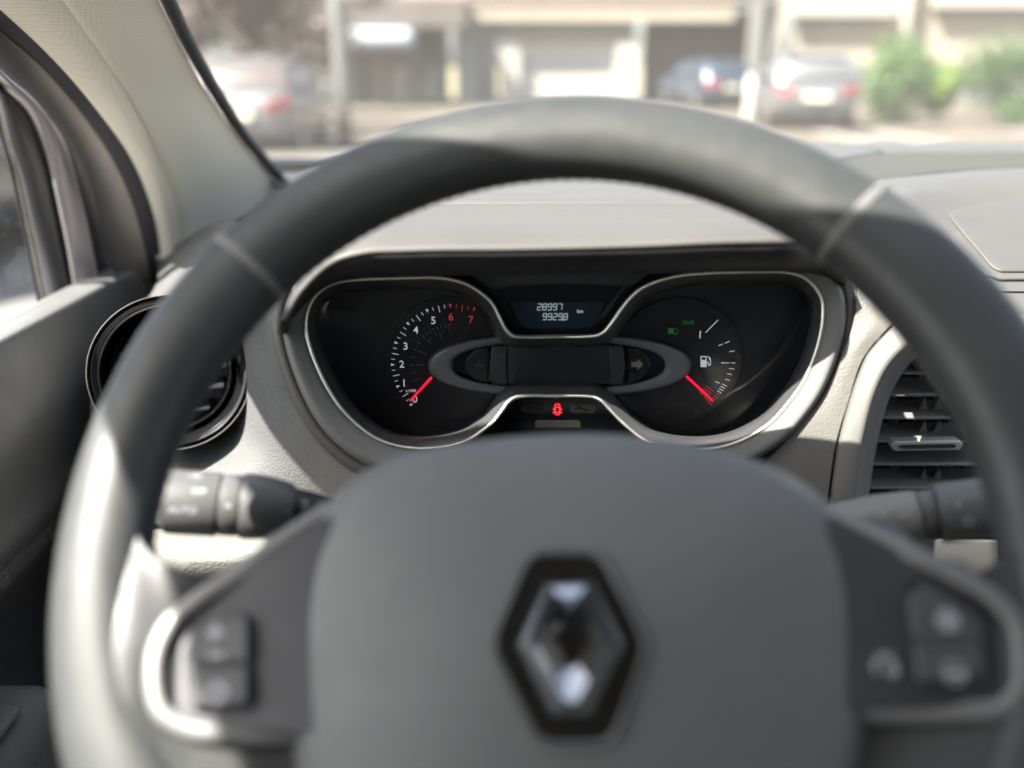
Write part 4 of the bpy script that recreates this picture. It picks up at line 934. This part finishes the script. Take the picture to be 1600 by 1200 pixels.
# airbag pad
hc = W(893, 1010)
hub_out = [(455, 1130), (452, 1010), (458, 920), (474, 850), (512, 782), (566, 730), (640, 697), (745, 677), (860, 667), (935, 666), (1030, 675), (1130, 697), (1215, 732), (1275, 778), (1315, 835), (1334, 905), (1342, 1010), (1340, 1130), (1325, 1240), (1270, 1350), (1150, 1440), (980, 1480), (890, 1485), (800, 1480), (640, 1440), (520, 1350), (468, 1240)]
ho = cr([Vector((*W(893 + (a - 893) * (1.085 if a > 893 else 1.04), b, -.004), 0)) for a, b in hub_out], 144, True)
def hubh(s):
    return .016 - .014 * s ** 2.4
hlev = [(.0001, None), (.1, None), (.2, None), (.3, None), (.4, None), (.5, None), (.6, None), (.7, None), (.78, None), (.85, None), (.90, None), (.94, -.0005), (.965, -.004), (.985, -.009), (.997, -.015), (1.0, -.022), (.998, -.045)]
rr = []
for s_, hv in hlev:
    rr.append([WP(hc[0] + (q.x - hc[0]) * s_, hc[1] + (q.y - hc[1]) * s_, hubh(s_) if hv is None else hv) for q in ho])
hub = fix(gridmesh('airbag_pad', rr, hubp, sw_, cu=True))
hm = hub.modifiers.new('sub', 'SUBSURF'); hm.levels = 1; hm.render_levels = 1
# shell between pad and column
sh_ = [[WP(hc[0] + (q.x - hc[0]) * k, hc[1] + (q.y - hc[1]) * k * .9, h) for q in ho] for k, h in ((.96, -.02), (.95, -.04), (.75, -.055), (.4, -.06))]
gridmesh('rear_shell', sh_, blackp, sw_, cu=True)
# badge
def HB(px, py, h): return WW(px, py, h)
def ringloft(name, levels, mat, par, n=None, ang=25):
    rws = [[HB(a, b, h) for a, b in pts] for pts, h in levels]
    o = fix(gridmesh(name, rws, mat, par, cu=True)); o.data.set_sharp_from_angle(angle=R(ang)); return o
def rounded(poly, r, n=5):
    out = []
    m = len(poly)
    for i in range(m):
        p0, p1, p2 = Vector(poly[i - 1]), Vector(poly[i]), Vector(poly[(i + 1) % m]); a = (p0 - p1).normalized() * r + p1; b = (p2 - p1).normalized() * r + p1
        for k in range(n + 1):
            t_ = k / n; out.append(tuple((a * (1 - t_) ** 2 + p1 * 2 * t_ * (1 - t_) + b * t_ * t_)))
    return out
hexa = [(829, 868), (936, 866), (1008, 1008), (954, 1158), (846, 1160), (772, 1008)]
def scl(poly, k, c_=(890, 1010)): return [(c_[0] + (a - c_[0]) * k, c_[1] + (b - c_[1]) * k) for a, b in poly]
hx = rounded(hexa, 26)
ringloft('badge_rim', [(scl(hx, 1.075), .010), (scl(hx, 1.065), .0165), (scl(hx, 1.04), .0185), (scl(hx, 1.01), .0180), (scl(hx, .99), .0155)], satin, sw_)
bp = fix(mesh('badge_plate', [HB(a, b, .0165) for a, b in scl(hx, 1.02)] + [HB(a, b, .012) for a, b in scl(hx, 1.02)], [tuple(range(len(hx)))] + [(i, (i + 1) % len(hx), len(hx) + (i + 1) % len(hx), len(hx) + i) for i in range(len(hx))], pianob, sw_, smooth=False))
# diamond: outer, ridge, inner loops with six corners
do = [(853, 906), (924, 904), (977, 1008), (921, 1121), (862, 1122), (806, 1008)]
dr_ = [(873, 932), (903, 932), (946, 1010), (902, 1094), (882, 1094), (838, 1010)]
di = [(887, 962), (893, 962), (913, 1004), (896, 1042), (890, 1042), (870, 1004)]
ringloft('badge_diamond', [(do, .0168), (scl(do, .985), .0192), (dr_, .0262), (scl(di, 1.12), .0205), (di, .0168)], badge_chrome, sw_, ang=12)
# spokes: leather base, satin trim, panel and switches
def plate_(name, poly, h0, h1, mat, par, r=14, bev=.0015, n=5):
    pts = rounded(poly, r, n) if r else poly
    vs = [HB(a, b, h1) for a, b in pts] + [WP(*W(a, b, h1), h0) for a, b in pts]; m = len(pts)
    fs = [tuple(range(m)), tuple(reversed(range(m, 2 * m)))] + [(i, m + i, m + (i + 1) % m, (i + 1) % m) for i in range(m)]
    o = fix(mesh(name, vs, fs, mat, par, smooth=False)); bevel(o, bev, 4, 30); return o
def spoke(side):
    """side -1 left, 1 right; smooth web from rim to hub"""
    if side < 0:
        top = [(196, 790, .006), (236, 866, .0075), (300, 893, .0065), (352, 893, .003), (420, 868, .001), (500, 800, -.004)]
        mid1 = [(150, 1000, .0120), (205, 1000, .0115), (250, 985, .0085), (330, 940, .003), (420, 900, -.002), (500, 860, -.006)]
        mid2 = [(160, 1130, .0120), (210, 1140, .0110), (250, 1140, .0080), (330, 1165, .003), (420, 1170, -.002), (500, 1170, -.006)]
        bot = [(215, 1330, .008), (262, 1330, .008), (300, 1310, .006), (350, 1290, .003), (420, 1270, -.001), (500, 1250, -.006)]
    else:
        top = [(1610, 800, .006), (1575, 866, .0075), (1520, 893, .0065), (1470, 880, .003), (1400, 845, .001), (1300, 790, -.004)]
        mid1 = [(1690, 1000, .0120), (1640, 1000, .0115), (1590, 985, .0085), (1510, 940, .003), (1420, 900, -.002), (1300, 860, -.006)]
        mid2 = [(1680, 1130, .0120), (1630, 1140, .0110), (1590, 1140, .0080), (1510, 1160, .003), (1420, 1165, -.002), (1300, 1165, -.006)]
        bot = [(1625, 1330, .008), (1578, 1330, .008), (1540, 1310, .006), (1490, 1290, .003), (1400, 1270, -.001), (1300, 1250, -.006)]
    o = patch('spoke', [top, mid1, mid2, bot], leather_rim, sw_, 40, 40, fn=WW, t=.022, bev=.006)
    return o
spoke(-1); spoke(1)
def trimline(pts, h, wd, nm='spoke_trim'):
    P_ = cr([WW(a, b, h + dh) for a, b, dh in pts], 70)
    return sweep(nm, P_, wd, satin, sw_, seg=14, upv=WN, flat=.5)
trimline([(520, 792, -.006), (440, 845, -.001), (370, 897, .003), (305, 940, .0055), (262, 978, .0065), (243, 1020, .007), (240, 1070, .007), (250, 1110, .0065), (285, 1135, .005), (360, 1146, .002), (440, 1148, -.002), (500, 1146, -.006)], .003, .0034)
trimline([(1270, 790, -.006), (1350, 832, -.001), (1430, 868, .003), (1510, 908, .0055), (1560, 940, .0065), (1590, 975, .007), (1600, 1030, .007), (1598, 1075, .0065), (1575, 1103, .005), (1500, 1112, .002), (1400, 1113, -.002), (1310, 1110, -.006)], .003, .0034)
pan = M('spoke_panel', (.032, .032, .036), .45, var=.05, vs=20)
plate_('switch_panel', [(520, 800), (380, 898), (262, 985), (243, 1060), (262, 1132), (500, 1146)], -.004, .0062, pan, sw_, 18)
plate_('switch_panel', [(1290, 800), (1450, 885), (1580, 960), (1597, 1040), (1585, 1100), (1320, 1110)], -.004, .0062, pan, sw_, 18)
# left switch pod
pod = plate_('switch_pod', [(285, 1010), (345, 962), (392, 955), (395, 1110), (292, 1116)], .006, .0090, btn, sw_, 20)
plate_('switch_button', [(296, 1012), (345, 970), (384, 964), (386, 1032), (293, 1036)], .009, .0112, btn_l, pod, 12, .001)
plate_('switch_button', [(293, 1044), (386, 1042), (386, 1100), (297, 1104)], .009, .0112, btn_l, pod, 12, .001)
pod2 = plate_('switch_pod', [(1412, 925), (1435, 905), (1485, 925), (1540, 968), (1552, 1065), (1425, 1078)], .006, .0090, btn, sw_, 20)
plate_('switch_button', [(1420, 932), (1440, 915), (1482, 933), (1528, 970), (1533, 996), (1428, 996)], .009, .0112, btn_l, pod2, 10, .001)
plate_('switch_button', [(1429, 1004), (1533, 1004), (1538, 1056), (1436, 1066)], .009, .0112, btn_l, pod2, 10, .001)
plate_('switch_bar', [(1432, 997.5), (1532, 997.5), (1532, 1002.5), (1432, 1002.5)], .009, .0118, satin, pod2, 1, .0003)
def onW(px, py, h): u0, v0 = W(px, py, h); return lambda u, v, w_: WP(u0 + u, v0 + v, h + w_)
wi = M('print_white_switch', (.30, .30, .31), .5, var=0)
for s_, px, py, z in (('+', 1481, 970, .011), ('\u2013', 1492, 1051, .010), ('+', 336, 990, .009), ('\u2013', 338, 1022, .008), ('O', 338, 1085, .009)):
    text('symbol', s_, z, onW(px, py, .0115), wi, pod if px < 800 else pod2, bold=.0006)
def wring(px, py, r, nm, par):
    u0, v0 = W(px, py, .0116); sweep(nm, [WP(u0 + r * math.cos(a), v0 + r * math.sin(a), .0116) for a in [2 * math.pi * k / 28 for k in range(28)]], .0004, wi, par, seg=6, closed=True, upv=WN)
wring(1481, 970, .0032, 'symbol_ring', pod2); wring(1492, 1051, .0032, 'symbol_ring', pod2)
# cruise icon on panel: gauge arc with arrow
u0, v0 = W(1384, 1045, .0066)
sweep('cruise_symbol', [WP(u0 + .0034 * math.cos(a), v0 + .0034 * math.sin(a), .0068) for a in [math.radians(-30 + 240 * k / 20) for k in range(21)]], .0007, wi, sw_, seg=6, upv=WN)
text('cruise_symbol_text', 'O', .004, onW(1392, 1050, .0068), wi, sw_, bold=.0003); plate_('cruise_symbol_bar', [(1370, 1020), (1398, 1020), (1398, 1023), (1370, 1023)], .0062, .0068, wi, sw_, 0, .0001)
# lower spoke
lowG = [[WP(hc[0] - .055, -.075, -.012), WP(hc[0], -.07, -.010), WP(hc[0] + .055, -.075, -.012)], [WP(hc[0] - .045, -.13, -.006), WP(hc[0], -.13, -.004), WP(hc[0] + .045, -.13, -.006)], [WP(hc[0] - .05, -.160, .004), WP(hc[0], -.162, .004), WP(hc[0] + .05, -.160, .004)]]
patch('spoke', lowG, satin, sw_, 20, 20, fn=None, t=.012, bev=.003)

# ------------------------------------------------------------------ stalks
def stalk(name, label, pts, mats, bands, extras=None):
    a = P(*pts[0]); b = P(*pts[1]); ax = (b - a).normalized(); L = (b - a).length
    t = thing(name, label, 'control stalk', tuple(b))
    for nm, prof, mm in bands:
        lathe(nm, [(r, s * L) for r, s in prof], a, ax, mm, t, 48)
    return t, a, ax, L
gp = M('stalk_plastic', (.085, .085, .085), .42, grain=1500, gb=.12, var=.06, kind='noise')
ls, a, ax, L = stalk('light_stalk', 'dark light switch stalk with ribbed end and white symbols left of the hub', ((258, 783, .405), (535, 800, .42)), None, [
    ('end_cap', [(.0001, 0), (.0125, .0), (.0142, .015), (.0146, .06), (.0146, .28), (.0142, .30), (.012, .302)], gp),
    ('collar', [(.012, .305), (.0138, .31), (.0140, .34), (.0140, .40), (.0136, .415), (.012, .418)], gp),
    ('body', [(.012, .42), (.0146, .425), (.0150, .46), (.0148, .52), (.0138, .60), (.0122, .68), (.0110, .715), (.0098, .72)], gp),
    ('arm', [(.0094, .71), (.0096, .73), (.0084, .82), (.0066, .92), (.006, 1.15)], blackp)])
def onstalk(a, ax, L, s, ang, rad):
    """surface point frame: s along (0..1), ang around; ang 0 faces the eye"""
    c_ = a + ax * L * s; n_ = (EYE - c_); n_ = (n_ - ax * n_.dot(ax)).normalized(); t_ = ax.cross(n_)
    if t_.z < 0: t_ = -t_
    if ax.x < 0: ax_s = -1
    else: ax_s = 1
    def f(u, v, w_):
        u = u * ax_s; th = ang + v / rad; return c_ + ax * u + (n_ * math.cos(th) + t_ * math.sin(th)) * (rad + .0001 + w_)
    return f
for s_, sz, k, ang, rad, nm in (('AUTO', .0042, .13, -.25, .0146, 'stalk_text'), ('OFF', .0036, .20, .35, .0146, 'stalk_text'), ('\u2013O', .0045, .16, .95, .0146, 'stalk_text'), ('o', .0045, .365, .0, .0140, 'stalk_text'), ('o', .003, .69, -.1, .0118, 'stalk_text'), ('O', .0055, .77, .25, .0090, 'stalk_text'), ('#D', .0050, .77, -.55, .0090, 'stalk_text'), ('OD', .0042, .90, .0, .0070, 'stalk_text')):
    text(nm, s_, sz, onstalk(a, ax, L, k, ang, rad), wi, ls, bold=.0001)
rs, a, ax, L = stalk('wiper_stalk', 'sunlit wiper stalk right of the hub in front of the centre vent', ((1556, 792, .40), (1300, 822, .42)), None, [
    ('end_cap', [(.0001, 0), (.0115, .0), (.0130, .02), (.0134, .06), (.0134, .32), (.013, .345), (.011, .35)], gp),
    ('collar', [(.0108, .352), (.0112, .36), (.0112, .45), (.0108, .455)], gp),
    ('body', [(.0105, .458), (.0118, .465), (.0118, .70), (.0108, .85), (.009, 1.15)], M('stalk_plastic_sunlit', (.17, .168, .162), .45, grain=1500, gb=.12, var=.06, kind='noise'))])  # body is the same dark plastic, sunlight put in as a paler tone
for s_, sz, k, ang, rad in (('O', .006, .20, -.4, .0134), ('o', .004, .24, .25, .0134), ('INT', .0035, .55, .1, .0118), ('0', .0035, .68, .2, .0118)):
    text('stalk_text', s_, sz, onstalk(a, ax, L, k, ang, rad), wi, rs, bold=.0001)
